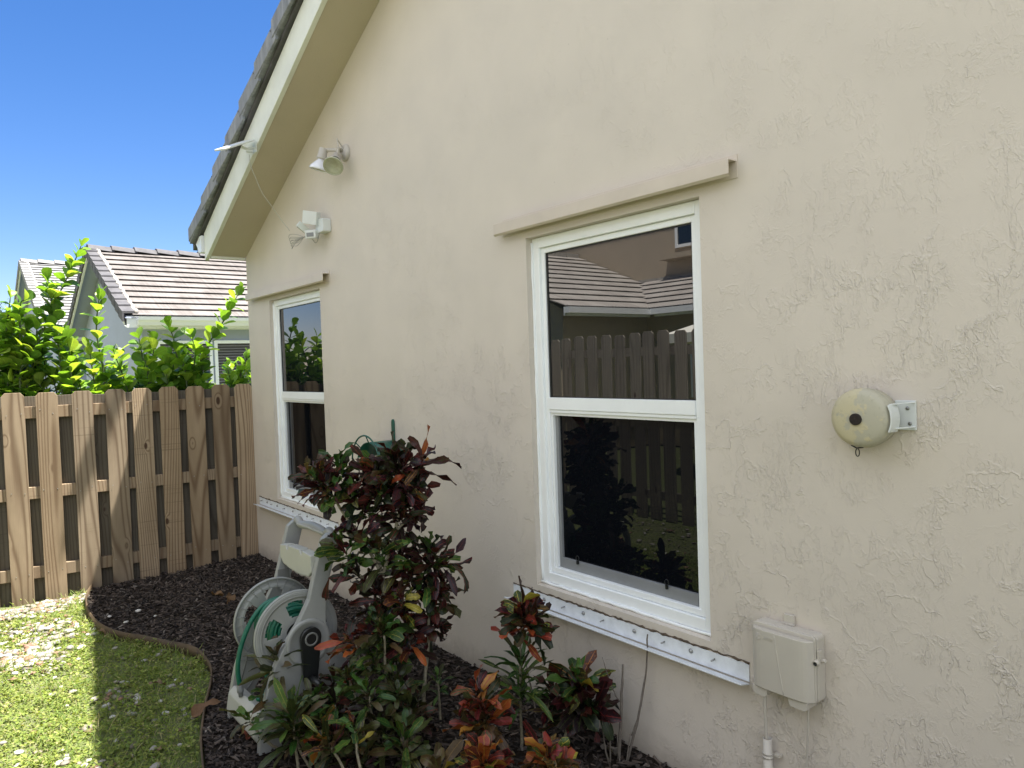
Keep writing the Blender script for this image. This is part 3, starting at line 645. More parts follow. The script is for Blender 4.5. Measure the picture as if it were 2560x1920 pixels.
# retractable clothesline reel
t=thing('clothesline_reel','round cream plastic clothesline reel with dark hub, on the wall right of the window','clothesline reel',(5.17,0,1.415))
c=Vector((5.17,-.012,1.415)); ax=Vector((.03,-1,0)).normalized()
mb=MB(); mb.lathe([(0,0),(0,.072),(.006,.080),(.055,.0835),(.070,.0815),(.078,.076),(.083,.064),(.0865,.03),(.0868,0)],c,ax,64); mb.build('casing',M['gong'],t)
mb=MB(); mb.lathe([(.043,.0838),(.045,.0850),(.049,.0850),(.051,.0838)],c,ax,64); mb.build('seam',M['gong'],t)
mb=MB(); hc=c+Vector((-.004,0,-.002)); mb.lathe([(.084,.0),(.084,.0165),(.092,.0165),(.094,.014),(.092,.011),(.0945,.008),(.092,.005),(.095,0)],hc,ax,28); mb.build('hub',plain('rusty_hub',(.02,.014,.011),.8,.4,120,2.),t)
mb=MB(); lc=c+ax*.05+Vector((-.018,0,-.088)); mb.tube([lc+Vector((math.sin(a)*.0055,0,-.012-.011*math.cos(a+math.pi)-.0)) for a in np.linspace(.3,6.0,16)],.0016,6); mb.tube([lc+Vector((-.016,-.003,.008)),lc+Vector((0,-.004,.001)),lc+Vector((.018,-.003,.004))],.0022,6); mb.build('line_hook',M['black'],t)
mb=MB(); pts=[]
for (rr,d0,d1) in ((.0865,.030,.078),):
    N=10; vs=[];
    for i in range(N+1):
        a=math.radians(-24+50*i/N)
        for (dd,r2) in ((d0,rr+.002),(d1,rr-.001),(d1,rr+.003),(d0,rr+.006)):
            vs.append(c+ax*dd+Vector((math.cos(a)*r2,0,math.sin(a)*r2)))
    fs=[(4*i+k,4*i+(k+1)%4,4*i+4+(k+1)%4,4*i+4+k) for i in range(N) for k in range(4)]+[(0,1,2,3),(4*N+3,4*N+2,4*N+1,4*N)]
    mb.add(vs,fs)
for z in (1.385,1.452):
    mb.add([Vector((5.250,-.046,z)),Vector((5.250,-.080,z)),Vector((5.288,-.008,z+.003)),Vector((5.288,-.002,z+.003)),Vector((5.250,-.046,z+.004)),Vector((5.250,-.080,z+.004)),Vector((5.288,-.008,z+.007)),Vector((5.288,-.002,z+.007))],[(0,3,2,1),(4,5,6,7),(0,1,5,4),(1,2,6,5),(2,3,7,6),(3,0,4,7)])
mb.box((5.235,-.007,1.380),(5.290,-.0015,1.462)); br=mb.build('bracket',M['whiteplastic'],t,.001)
mb=MB()
for (x,z) in ((5.268,1.440),(5.274,1.398)): mb.lathe([(0,0),(0,.0055),(.002,.0045),(.002,0)],(x,-.0072,z),(0,-1,0),12)
build_each(mb,'screw',M['steel'],br)
# utility box
t=thing('utility_box','beige plastic telecom box with an embossed globe, on the wall below the window corner','utility box',(4.9,0,.63))
X0,X1,Z0,Z1=4.792,5.004,.532,.738
mb=MB(); mb.rbox((X0+.002,-.045,Z0+.002),(X1+.006,-.001,Z1+.002),.012,1); mb.build('back_box',M['boxgrey'],t,.002)
mb=MB(); mb.rbox((X0-.001,-.052,Z0-.001),(X1+.003,-.0455,Z1+.001),.013,1)
P=[];n=16
for i in range(n+1):
    a=i/n; P.append((X0+(X1-X0)*a,-.0525-.026*(1-abs(2*a-1)**5)**.5))
P=[(X0,-.0525)]+P[1:-1]+[(X1,-.0525)]
mb.prism(P,Z0+.004,Z1-.012,2); mb.build('lid',M['boxgrey'],t,.0025)
lid=bpy.context.scene.objects['lid']
mb=MB()   # curved raised rib on the lid and embossed globe stripes
fy=lambda x:-.0525-.026*(1-abs(2*(x-X0)/(X1-X0)-1)**5)**.5
R=[(4.885+.028*t_**1.2+ .0*t_,.0,Z1-.018-.178*t_) for t_ in np.linspace(0,1,16)]; mb.tube([(x,fy(x)+.0004,z) for x,_,z in R],.0020,6); 
for k,(hw,dz) in enumerate(((.006,.0105),(.0098,.0065),(.0115,.002),(.0112,-.0028),(.0085,-.0075))):
    mb.tube([(4.828+q*hw,fy(4.828)-.0008,.703+dz-.0022*math.sin((q+1)*1.57)) for q in np.linspace(-1,1,7)],[.0006,.0014,.0018,.0019,.0018,.0014,.0006],5)
mb.build('embossed_globe',M['boxgrey'],lid)
fc=bpy.data.curves.new('t','FONT'); fc.body='AT&T'; fc.size=.0135; fc.extrude=.0004; fo=bpy.data.objects.new('t',fc); COL.objects.link(fo); dg=bpy.context.evaluated_depsgraph_get(); tm=bpy.data.meshes.new_from_object(fo.evaluated_get(dg)); bpy.data.objects.remove(fo)
tm.transform(Matrix.Translation((4.846,fy(4.855)-.0012,.697))@Matrix.Rotation(math.pi/2,4,'X')); tm.transform(Matrix.Translation(-Vector((4.9,0,.63)))); tm.materials.clear(); tm.materials.append(M['boxgrey']); o=bpy.data.objects.new('embossed_lettering',tm); COL.objects.link(o); o.parent=lid
mb=MB()
for (x0,x1) in ((4.797,4.850),(4.922,4.986)):
    P=[(x0,Z0+.004),(x1,Z0+.004),(x1-.002,Z0-.020),(x1-.010,Z0-.026),(x0+.008,Z0-.024),(x0+.002,Z0-.014)]; mb.prism(P,-.070,-.012,1)
build_each(mb,'cable_entry',M['boxgrey'],t,.001)
mb=MB(); mb.box((4.880,-.012,Z1+.0025),(4.914,-.002,Z1+.034)); mb.box((4.876,-.018,Z1+.0025),(4.918,-.012,Z1+.008)); mb.build('mounting_tab',M['boxgrey'],t,.001)
mb=MB(); mb.box((X1+.0065,-.050,.655),(X1+.014,-.030,.700)); mb.tube([(X1+.006,-.060,.662),(X1+.006,-.030,.668)],.0085,14); mb.tube([(X1+.006,-.034,.664),(X1+.028,-.040,.672)],.006,10); mb.build('latch',M['boxgrey'],t,.0008)
mb=MB(); mb.lathe([(0,0),(0,.006),(.0008,.006),(.0008,.0045),(.0004,.0045),(.0004,0)],(X1+.006,-.0605,.662),(0,-1,0),16); mb.build('lock_ring',M['black'],t)
t=thing('conduit','grey plastic conduit pipe under the utility box, cable rising from its open top','conduit',(4.822,0,.0))
mb=MB(); mb.lathe([(0,.0145),(.352,.0145),(.352,.0125),(.10,.0125)],(4.822,-.030,0),(0,0,1),18); mb.build('pipe',M['boxgrey'],t)
mb=MB(); mb.tube([(4.818,-.030,.1),(4.819,-.031,.34),(4.820,-.036,.45),(4.822,-.040,.522)],.0055,8); mb.build('cable',M['boxgrey'],t)
mb=MB(); mb.lathe([(0,.0150),(0,.0165),(.006,.0165),(.006,.0150)],(4.822,-.030,.300),(0,0,1),18); mb.lathe([(0,.0150),(0,.0165),(.006,.0165),(.006,.0150)],(4.822,-.030,.288),(0,0,1),18); mb.box((4.836,-.022,.296),(4.858,-.002,.303)); mb.build('strap',M['boxgrey'],t)
mb=MB(); mb.tube(smooth_path([(4.972,-.04,.522),(4.968,-.035,.45),(4.955,-.022,.35),(4.944,-.014,.25),(4.936,-.012,.12),(4.93,-.012,.03)]),.0036,7)
solo(mb,'cable',M['boxgrey'],'thin beige cable hanging down the wall from the utility box\'s right cable entry','cable')
# twin floodlight
t=thing('floodlight','twin beige spotlight with round lens and white flared bulb, high under the gable','floodlight',(1.90,0,2.98))
mb=MB(); mb.lathe([(0,.052),(.012,.052),(.022,.044),(.026,.0)],(1.92,-.001,2.965),(0,-1,0),28); mb.build('base_plate',M['offwhite'],t)
def lamp(c0,ax,rim,neckmat,bulbmat,lens):
    ax=Vector(ax).normalized(); c0=Vector(c0); mb=MB()
    mb.tube([Vector((1.92+(c0.x-1.92)*.2,-.022,2.975)),Vector(((c0.x+1.92)/2,-.05,2.99)),c0+ax*.01],.011,10)
    mb.lathe([(0,0),(0,.024),(.006,.028),(.055,.029),(.06,.033),(.068,.033),(.070,.028),(.070,0)],c0,ax,24); h=mb.build('lamp_holder',M['offwhite'],t)
    mb=MB(); mb.lathe([(.066,.020),(.078,.024),(.092,.036),(.118,rim*.9),(.130,rim),(.138,rim),(.140,rim*.93),(.134,rim*.88)],c0,ax,36); b=mb.build('bulb',bulbmat,t)
    mb=MB(); mb.lathe([(.134,rim*.885),(.136,rim*.7),(.1352,rim*.69),(.1375,rim*.45),(.1365,rim*.44),(.1385,rim*.22),(.1375,rim*.2),(.1405,rim*.1),(.1405,0)],c0,ax,36); mb.build('lens',M['glasslens'],b)
lamp((1.915,-.055,2.945),(.50,-.50,-.70),.0625,None,M['glasslens'],1)
lamp((1.80,-.095,3.008),(-.22,-.18,-.95),.062,None,M['bulbwhite'],1)
mb=MB(); mb.tube(smooth_path([(1.93,-.03,2.995),(1.945,-.07,3.03),(1.975,-.085,3.02),(1.985,-.085,2.97),(1.97,-.08,2.93),(1.945,-.06,2.925)]),.004,7); mb.build('cord',M['offwhite'],t)
mb=MB(); a2=Vector((.50,-.50,-.70)).normalized(); mb.lathe([(.069,.0285),(.069,.031),(.073,.031),(.073,.02)],(1.915,-.055,2.945),a2,20); mb.build('socket_ring',M['black'],t)
# motion sensor light
t=thing('security_light','small white solar security light with sensor and coiled cable, below the twin spotlight','security light',(1.60,0,2.56))
mb=MB(); mb.rbox((1.545,-.060,2.512),(1.660,-.001,2.600),.012,1); mb.build('housing',M['whiteplastic'],t,.003)
def tiltbox(nm,c,dim,ax,up,mat,bev=.003,par=None):
    m=frame_mat(Vector(c),ax,up); mb=MB(); d=Vector(dim)/2; mb.box((-d.x,-d.y,-d.z),(d.x,d.y,d.z),m); return mb.build(nm,mat,par or t,bev)
h1=tiltbox('lamp_head',(1.545,-.085,2.615),(.115,.085,.045),(.45,-.86,-.10),(.25,0,1),M['whiteplastic'])
h2=tiltbox('lamp_head',(1.40,-.085,2.575),(.10,.085,.040),(-.35,-.55,-.75),(.2,0,1),M['whiteplastic'])
tiltbox('led_panel',Vector((1.40,-.085,2.575))+Vector((-.35,-.55,-.75)).normalized()*.021,(.085,.065,.004),(-.35,-.55,-.75),(.2,0,1),M['glasslens'],.001,h2)
s1=tiltbox('motion_sensor',(1.548,-.085,2.505),(.078,.055,.055),(.55,-.8,-.1),(0,0,1),M['whiteplastic'],.005)
tiltbox('sensor_window',Vector((1.548,-.085,2.503))+Vector((.55,-.8,-.1)).normalized()*.0285,(.052,.026,.004),(.55,-.8,-.1),(0,0,1),M['grayframe'],.001,s1)
mb=MB()
for k in range(5):
    a=random.uniform(.85,1.2); z=2.515+.010*k
    mb.tube(smooth_path([(1.50,-.07,2.500),(1.42,-.075,2.505+.004*k),(1.29,-.08,2.545-.018*k),(1.17+.012*k,-.085,2.565-.022*k),(1.155+.01*k,-.085,2.540-.020*k),(1.25,-.08,2.525-.008*k),(1.38,-.075,2.512),(1.50,-.07,2.498)]),.0018,5)
mb.tube(smooth_path([(1.50,-.07,2.498),(1.525,-.07,2.470),(1.545,-.065,2.452),(1.57,-.06,2.462),(1.585,-.06,2.495)]),.0026,6); mb.build('cable_coil',M['greycable'],t)
mb=MB(); mb.tube(smooth_path([(1.165,-.345,3.085),(1.172,-.345,3.02),(1.19,-.32,2.93),(1.175,-.27,2.83),(1.17,-.20,2.74),(1.165,-.13,2.65),(1.18,-.09,2.59)]),.0019,6); mb.build('solar_lead',M['plastic_light'],t)
# solar panel on the fascia
t=thing('solar_panel','thin white solar panel on a bracket sticking out from the sloping fascia','solar panel',(1.19,-.312,3.15))
m=frame_mat(Vector((1.16,-.442,3.135)),(.20,-.42,.90),(1,0,0)); mb=MB(); mb.box((-.11,-.085,-.006),(.11,.085,.006),m); mb.build('panel',M['whiteplastic'],t,.003)
mb=MB(); mb.box((1.155,-.318,3.095),(1.225,-.3135,3.165)); mb.tube([(1.19,-.318,3.13),(1.185,-.365,3.115),(1.18,-.40,3.125)],.009,8); mb.tube([(1.17,-.319,3.105),(1.172,-.37,3.10)],.006,6); mb.build('bracket',M['whiteplastic'],t,.001)
# hose hanger
t=thing('hose_hanger','empty dark green metal hose hanger on the wall, just above the tall croton','hose hanger',(2.39,0,1.18))
mb=MB(); mb.box((2.372,-.008,1.02),(2.404,-.0015,1.285)); mb.lathe([(0,0),(0,.016),(.006,.016),(.006,0)],(2.388,-.0015,1.285),(0,-1,0),14); mb.build('back_strap',M['greenmetal'],t,.001)
mb=MB(); vs=[];n=12
for i in range(n+1):
    a=math.radians(20+140*i/n)
    for y in (-.009,-.17): vs.append((2.388+.15*math.cos(a),y,1.03+.15*math.sin(a)))
    for y in (-.17,-.009): vs.append((2.388+.147*math.cos(a),y,1.03+.147*math.sin(a)))
mb.add(vs,[(4*i+k,4*i+(k+1)%4,4*i+4+(k+1)%4,4*i+4+k) for i in range(n) for k in range(4)],True); mb.build('saddle',M['greenmetal'],t)
mb=MB(); arc=[(2.388+.17*math.cos(a),-.19,1.05+.17*math.sin(a)) for a in np.linspace(.15,3.0,18)]; mb.tube(arc,.005,7)
for k in (4,8,13): mb.tube([arc[k],(2.388+(arc[k][0]-2.388)*.8,-.172,1.05+(arc[k][2]-1.05)*.75)],.0035,6)
mb.build('wire_guard',M['greenmetal'],t)

# ================================================================ HOSE REEL CART
t=thing('hose_reel_cart','beige-grey plastic hose reel cart with slotted discs, on the mulch below the small window','hose reel cart',(2.92,-.9,0))
RC=Vector((0,-.905,.455))
front=[(-.735,.880),(-.765,.885),(-.800,.860),(-.835,.74),(-.872,.61),(-.925,.52),(-.985,.445),(-1.035,.36),(-1.075,.25),(-1.105,.12),(-1.115,.012)]
back=[(-1.02,.012),(-.985,.14),(-.93,.215),(-.86,.225),(-.78,.19),(-.72,.11),(-.69,.012),(-.60,.012),(-.62,.12),(-.66,.225),(-.715,.315),(-.765,.40),(-.800,.475),(-.795,.62),(-.755,.75),(-.728,.84)]
def side_panel(x0,x1,nm):
    mb=MB(); mb.prism(front+back,x0,x1,0); o=mb.build(nm,M['plastic'],t,.004); return o
near=side_panel(3.115,3.150,'side_panel'); far=side_panel(2.725,2.755,'side_panel')
mb=MB(); # ribbed inner web of the far panel and front skirt of the near one
mb.box((2.7555,-.805,.60),(2.760,-.86,.66))
for (a,b) in (((-.84,.60),(-.79,.70)),((-.80,.60),(-.835,.70)),((-1.08,.10),(-.99,.38)),((-1.10,.06),(-.95,.22)),((-.90,.24),(-1.06,.28))):
    mb.tube([(2.757,a[0],a[1]),(2.757,b[0],b[1])],.003,5)
mb.build('web',M['plastic_dark'],far)
mb=MB(); P=[(-.945+.0,.455)]  # boss around the hub on the near panel
mb.lathe([(0,.100),(.005,.099),(.008,.094),(.008,.082),(.005,.080),(.005,0)],(3.150,-.885,.43),(1,0,0),36); mb.build('hub_boss',M['plastic'],near)
# discs
def disc(x,s,nm):
    "slotted disc with a rolled rim; s = which way the dish faces"
    R0=.183; N=72; mb=MB(); rings=[.045,.072,.082,.132,.142,.150,.160,.170,.178,R0]; dish=[0,.0,0,.0,.0,.0,.006,.008,.008,.002]
    slots=[math.radians(a) for a in (18,90,162,234,306)]
    vs=[]
    for ri,r in enumerate(rings):
        for k in range(N): a=2*math.pi*k/N; vs.append((x+s*dish[ri],RC.y+r*math.cos(a),RC.z+r*math.sin(a)))
    fs=[]
    for i in range(len(rings)-1):
        for k in range(N):
            a=2*math.pi*(k+.5)/N; hw={1:13,2:20,3:15}.get(i,0); inslot=any(abs((a-q+math.pi)%(2*math.pi)-math.pi)<math.radians(hw) for q in slots)
            if inslot: continue
            fs.append((i*N+k,i*N+(k+1)%N,(i+1)*N+(k+1)%N,(i+1)*N+k))
    mb.add(vs,fs,False); o=mb.build(nm,M['plastic'],t); md=o.modifiers.new('thick','SOLIDIFY'); md.thickness=.0045; md.offset=0; md2=o.modifiers.new('bev','BEVEL'); md2.width=.0012; md2.segments=2; md2.limit_method='ANGLE'
    mb=MB(); mb.lathe([(-.005,R0-.003),(-.008,R0),(-.006,R0+.005),(.006,R0+.005),(.008,R0),(.005,R0-.003)],(x,RC.y,RC.z),(1,0,0),72)
    for k in range(26):
        a=2*math.pi*k/26; c,sn=math.cos(a),math.sin(a); mb.tube([(x-s*.002,RC.y+.136*c,RC.z+.136*sn),(x-s*.002,RC.y+.18*c,RC.z+.18*sn)],.0018,4)
    mb.lathe([(s*.003,.165),(s*.010,.163),(s*.010,.159),(s*.003,.157)],(x,RC.y,RC.z),(1,0,0),72)
    mb.build('rim',M['plastic'],o)
disc(3.075,1,'reel_disc'); disc(2.812,-1,'reel_disc')
mb=MB(); mb.lathe([(0,.058),(.262,.058)],(2.813,RC.y,RC.z),(1,0,0),28); mb.lathe([(0,0),(0,.02),(.40,.02),(.40,0)],(2.735,RC.y,RC.z),(1,0,0),16); mb.build('drum',M['plastic_dark'],t)
mb=MB(); P=[(2.728,-.752,.855),(2.760,-.752,.885),(2.80,-.752,.868),(2.86,-.752,.872),(2.94,-.752,.880),(3.02,-.752,.876),(3.08,-.752,.868),(3.115,-.752,.884),(3.145,-.752,.855)]
mb.tube(smooth_path(P),.019,12); mb.build('handle',M['plastic'],t)
mb=MB()
for k in range(22): x=2.80+.28*k/21; mb.tube([(x,-.7705,.880-.004*abs(k-10)/10),(x,-.7725,.868)],.0045,6)
mb.build('grip_ridge',M['plastic_light'],t)
mb=MB(); P=[(2.7555,.780),(2.83,.790),(2.838,.772),(2.850,.772),(2.858,.792),(2.99,.797),(2.998,.778),(3.010,.778),(3.018,.797),(3.1145,.790),(3.1145,.715),(3.08,.690),(2.98,.680),(2.86,.685),(2.79,.695),(2.7555,.72)]
m=Matrix.Translation((0,0,0)); mb.prism(P,-.845,-.800,1); mb.build('cross_brace',M['plastic_light'],t,.005)
mb=MB(); mb.prism([(-1.112,.150),(-1.085,.175),(-1.04,.150),(-1.02,.02),(-1.085,.012),(-1.125,.075)],2.7555,3.1145,0); mb.build('front_tray',M['bulbwhite'] if 0 else M['plastic_light'],t,.006)
mb=MB()
for x in (2.712,3.163): mb.lathe([(-.014,0),(-.014,.055),(-.010,.062),(.010,.062),(.014,.055),(.014,0)],(x,-.63,.066),(1,0,0),30)
build_each(mb,'wheel',M['black'],t)
mb=MB(); P=[]
for k in range(13): a=math.pi*k/12; P.append((-.885+.047*math.cos(a),.455+.047*math.sin(a)))
for k in range(13): a=math.pi+math.pi*k/12; P.append((-.893+.032*math.cos(a),.285+.032*math.sin(a)))
mb.prism(P,3.169,3.186,0); cr=mb.build('crank_arm',M['black'],t,.004)
mb=MB(); mb.tube([(3.186,-.893,.285),(3.205,-.893,.285),(3.27,-.893,.283)],[.012,.016,.014],12); mb.build('crank_knob',M['black'],cr)
mb=MB(); mb.lathe([(0,.030),(.003,.030),(.003,.022),(.0,.022)],(3.1862,-.885,.452),(1,0,0),24); mb.build('crank_hub',M['plastic_dark'],cr)
# garden hose
pts=[]; rr=.072; turns=13; per=22; x=2.835; dirx=1; r=.070
for layer in range(3):
    r=.072+.0165*layer; nT=[11,11,9][layer]
    for k in range(nT*per):
        a=-2*math.pi*k/per+.4; f=k/(nT*per); xx=(2.832+.222*f) if layer%2==0 else (3.054-.222*f)
        jig=.004*math.sin(k*.21+layer); pts.append((xx,RC.y+(r+jig)*math.cos(a),RC.z+(r+jig)*math.sin(a)))
mb=MB(); mb.tube(pts,.0082,8)
L1=smooth_path([(2.93,-.86,.552),(2.90,-.92,.568),(2.89,-.985,.548),(2.885,-1.045,.478),(2.885,-1.088,.385),(2.885,-1.105,.30),(2.885,-1.100,.222)],8); mb.tube(L1,.0105,12)
L2=smooth_path([(2.95,-.83,.545),(2.945,-.91,.572),(2.94,-.985,.52),(2.935,-1.012,.42),(2.94,-1.005,.31),(2.95,-.998,.215),(2.97,-1.03,.17),(3.0,-1.06,.185)],8); mb.tube(L2,.0105,12)
L3=smooth_path([(2.96,-.87,.56),(2.915,-.94,.566),(2.905,-.995,.52),(2.905,-1.01,.45),(2.91,-.98,.38)],8); mb.tube(L3,.0105,12)
hose=solo(mb,'garden_hose',M['hose'],'teal-green garden hose wound between the reel discs with one loop hanging in front','garden hose')
mb=MB(); mb.lathe([(0,.0125),(.02,.0145),(.035,.0145),(.038,.010),(.055,.010),(.055,0)],(2.885,-1.0995,.224),(0,.05,-1),14); mb.build('coupling',M['grayframe'],hose)

# ================================================================ PLANTS
PAL={'dark':[(.016,.008,.012),(.026,.012,.014),(.012,.018,.010),(.020,.032,.012),(.055,.018,.012),(.035,.01,.012)],
 'green':[(.022,.070,.014),(.04,.105,.02),(.018,.050,.014),(.06,.125,.024),(.05,.045,.02)],
 'bronze':[(.07,.045,.02),(.045,.05,.02),(.03,.045,.016),(.09,.05,.025),(.025,.035,.014)],
 'red':[(.20,.035,.02),(.10,.022,.016),(.30,.07,.02),(.06,.05,.02),(.03,.015,.012),(.34,.16,.03)],
 'yellow':[(.30,.26,.04),(.05,.09,.02),(.06,.02,.015),(.03,.055,.015)],
 'olive':[(.045,.07,.02),(.065,.08,.025),(.03,.045,.016),(.075,.06,.028)]}
VEN={'dark':[(.11,.02,.02),(.22,.03,.03),(.05,.07,.02)],'green':[(.10,.16,.03),(.25,.25,.05)],'bronze':[(.15,.09,.03),(.10,.11,.03)],'red':[(.45,.06,.03),(.42,.2,.04),(.35,.03,.05)],'yellow':[(.5,.42,.06),(.40,.15,.03)],'olive':[(.09,.09,.03),(.13,.06,.03)]}
def rosette(ls,tip,T,pal,n,L,W,length=.09,shape='croton',rg=RNG,wav=.12,tw=.8,lo=.25,hi=1.75,second=None):
    T=unit(T); a=unit(np.cross(T,(0.3,.2,1) if abs(T[2])<.95 else (1,0,0))); b=np.cross(T,a)
    i=np.arange(n); f=i/n; phi=i*2.39996+rg.uniform(0,6); el=lo+(hi-lo)*(1-f)**.9+rg.normal(0,.16,n)
    radial=a[None]*np.cos(phi)[:,None]+b[None]*np.sin(phi)[:,None]; D=T[None]*np.cos(el)[:,None]+radial*np.sin(el)[:,None]+rg.normal(0,.12,(n,3))
    base=np.asarray(tip)[None]-T[None]*((1-f)*length)[:,None]+radial*.004; up=T[None]*np.sin(el)[:,None]-radial*np.cos(el)[:,None]+rg.normal(0,.2,(n,3))
    LL=L*rg.uniform(.6,1.15,n)*np.where(f>.85,.6,1); WW=W*rg.uniform(.75,1.2,n)
    V,F,U,per=leaves(base,D,up,LL,WW,rg.uniform(.1,1.3,n),rg.normal(0,tw,n),rg.uniform(.1,.5,n),wav,shape)
    p=PAL[pal]; vn=VEN[pal]; c=np.array(p)[rg.integers(0,len(p),n)]; vv=np.array(vn)[rg.integers(0,len(vn),n)]
    if second:
        k=rg.random(n)<.3; p2=PAL[second]; c[k]=np.array(p2)[rg.integers(0,len(p2),k.sum())]; vv[k]=np.array(VEN[second])[rg.integers(0,len(VEN[second]),k.sum())]
    c=c*rg.uniform(.7,1.3,(n,1)); ls.add(V,F,U,per,c,vv)
def stem_path(mb,pts,r0,r1,mat=None):
    P=smooth_path(pts,5); n=len(P); P=[p+Vector((random.uniform(-1,1),random.uniform(-1,1),0))*.0015 for p in P]; mb.tube(P,[r0+(r1-r0)*i/(n-1)*(1) +random.uniform(-.0004,.0004) for i in range(n)],7)
rg=np.random.default_rng(5)
# --- the tall croton
t=thing('croton_shrub','tall dark purple and green croton with bare forked trunk, between the two windows','croton',(3.36,-.60,.03))
mb=MB(); TR=(3.33,-.612,.70)
stem_path(mb,[(3.355,-.60,.02),(3.36,-.615,.25),(3.345,-.61,.45),(3.329,-.613,.69)],.013,.011)
stem_path(mb,[TR,(3.29,-.64,.78),(3.22,-.67,.86),(3.15,-.70,.93),(3.125,-.727,.985)],.009,.005)
stem_path(mb,[TR,(3.27,-.62,.82),(3.21,-.60,.90),(3.177,-.582,.98)],.008,.005)
stem_path(mb,[TR,(3.335,-.56,.82),(3.35,-.53,.93),(3.352,-.521,1.02)],.009,.005)
stem_path(mb,[(3.34,-.55,.86),(3.36,-.50,.90),(3.39,-.46,.96)],.006,.004)
stem_path(mb,[(3.345,-.61,.60),(3.31,-.69,.70),(3.285,-.774,.77)],.007,.004)
stem_path(mb,[(3.47,-.52,.03),(3.455,-.50,.2),(3.44,-.46,.4),(3.43,-.441,.66)],.010,.006)
stem_path(mb,[(3.42,-.64,.03),(3.40,-.65,.25),(3.442,-.673,.48)],.008,.005)
stem_path(mb,[(3.36,-.7,.03),(3.34,-.72,.25),(3.321,-.746,.44)],.006,.004)
mb.v=[(q[0],q[1],q[2] if q[2]<.72 else .72+(q[2]-.72)*1.16) for q in mb.v]
mb.build('stem',M['stem'],t)
ls=LeafSet()
for (p,T,pal,sec,n,L,W,ln) in [
 ((3.095,-.775,1.055),(-.35,-.45,.8),'dark','green',26,.115,.036,.12),((3.06,-.79,1.02),(-.7,-.6,.35),'bronze','red',12,.10,.034,.07),
 ((3.15,-.70,1.075),(-.05,-.15,1),'green','dark',16,.10,.034,.10),((3.185,-.60,1.09),(-.1,-.1,1),'dark','green',26,.115,.036,.14),
 ((3.25,-.58,1.10),(.1,-.2,1),'dark','green',20,.11,.036,.13),((3.335,-.54,1.14),(-.1,-.25,1),'dark','bronze',30,.12,.038,.15),
 ((3.385,-.50,1.12),(.3,.2,.85),'dark','red',22,.12,.034,.13),((3.40,-.45,1.02),(.55,.2,.7),'dark','dark',24,.10,.036,.12),
 ((3.40,-.45,.93),(.7,.3,.3),'dark','dark',16,.10,.036,.08),((3.22,-.68,.98),(.1,-.5,.6),'dark','green',18,.095,.034,.10),
 ((3.33,-.62,.80),(-.1,-.2,1),'green','bronze',22,.13,.040,.10),((3.27,-.79,.83),(-.45,-.4,.7),'green','dark',22,.10,.034,.12),
 ((3.45,-.43,.77),(.25,.1,.9),'dark','green',34,.115,.036,.15),((3.50,-.40,.72),(.9,.3,.1),'dark','dark',18,.12,.034,.08),
 ((3.36,-.65,.64),(0,-.3,.9),'dark','dark',20,.11,.036,.10),((3.44,-.58,.61),(.2,-.3,.8),'yellow','dark',14,.085,.034,.07),
 ((3.45,-.44,.58),(.4,0,.8),'dark','bronze',24,.10,.036,.12),((3.48,-.42,.48),(.5,.1,.3),'dark','dark',18,.09,.034,.08),
 ((3.435,-.69,.535),(0,-.3,.9),'green','bronze',20,.09,.034,.08),((3.31,-.76,.47),(-.4,-.3,.6),'red','dark',16,.11,.030,.06),((3.36,-.68,.50),(-.3,-.3,.8),'dark','dark',16,.10,.034,.08),((3.40,-.62,.42),(.2,-.2,.8),'dark','green',18,.10,.034,.10),
 ((3.02,-.79,1.07),(-.5,-.5,.8),'dark','red',16,.11,.034,.10),((3.12,-.72,1.13),(-.2,-.3,1),'green','dark',18,.11,.036,.10),((3.20,-.66,1.00),(0,-.4,.8),'dark','green',20,.11,.036,.12),
 ((3.29,-.60,1.0),(0,-.4,.7),'dark','dark',18,.11,.036,.10),((3.28,-.60,1.09),(0,-.2,1),'dark','red',18,.12,.036,.12),((3.44,-.44,1.13),(.5,.3,.9),'dark','red',14,.14,.034,.08),((3.36,-.50,.98),(.2,0,.6),'dark','bronze',20,.11,.036,.12),
 ((3.38,-.52,.90),(.3,0,.3),'dark','dark',16,.10,.034,.10),((3.25,-.70,.86),(-.2,-.3,.8),'dark','green',16,.10,.036,.10),((3.38,-.56,.80),(.1,-.2,.9),'dark','green',20,.11,.036,.12),
 ((3.40,-.52,.70),(.1,-.2,.9),'dark','dark',22,.11,.036,.12),((3.50,-.40,.62),(.6,.1,.4),'dark','bronze',18,.11,.034,.10),((3.30,-.74,.72),(-.3,-.3,.4),'dark','dark',14,.10,.034,.08),((3.42,-.55,.50),(.1,-.2,.9),'dark','red',22,.11,.036,.12),((3.36,-.64,.56),(-.2,-.3,.9),'dark','green',20,.11,.036,.12)]:
    rosette(ls,(p[0]-.01,p[1],.72+(p[2]-.72)*1.14+.02),T,pal,int(n*1.05),L*1.24,W*1.0,ln*1.15,rg=rg,second=sec,wav=.26,tw=1.3,hi=1.45)
V,F,U,per=leaves([(3.56,-.40,.745),(3.50,-.41,.62),(3.24,-.73,.80),(3.2,-.8,.70)],[(.8,.3,-.15),(.5,-.2,-.7),(-.3,-.6,.5),(-.3,-.2,-1)],[(0,0,1),(1,0,0),(0,-1,0),(1,-1,0)],[.15,.09,.10,.12],[.042,.04,.035,.03],[1.9,1.4,.4,.5],[.2,.5,.6,.2],.3,.1)
ls.add(V,F,U,per,np.array([(.02,.03,.012),(.05,.018,.015),(.36,.06,.02),(.05,.03,.02)]),np.array([(.25,.03,.03)]*4))
ls.build('foliage',M['croton'],t)
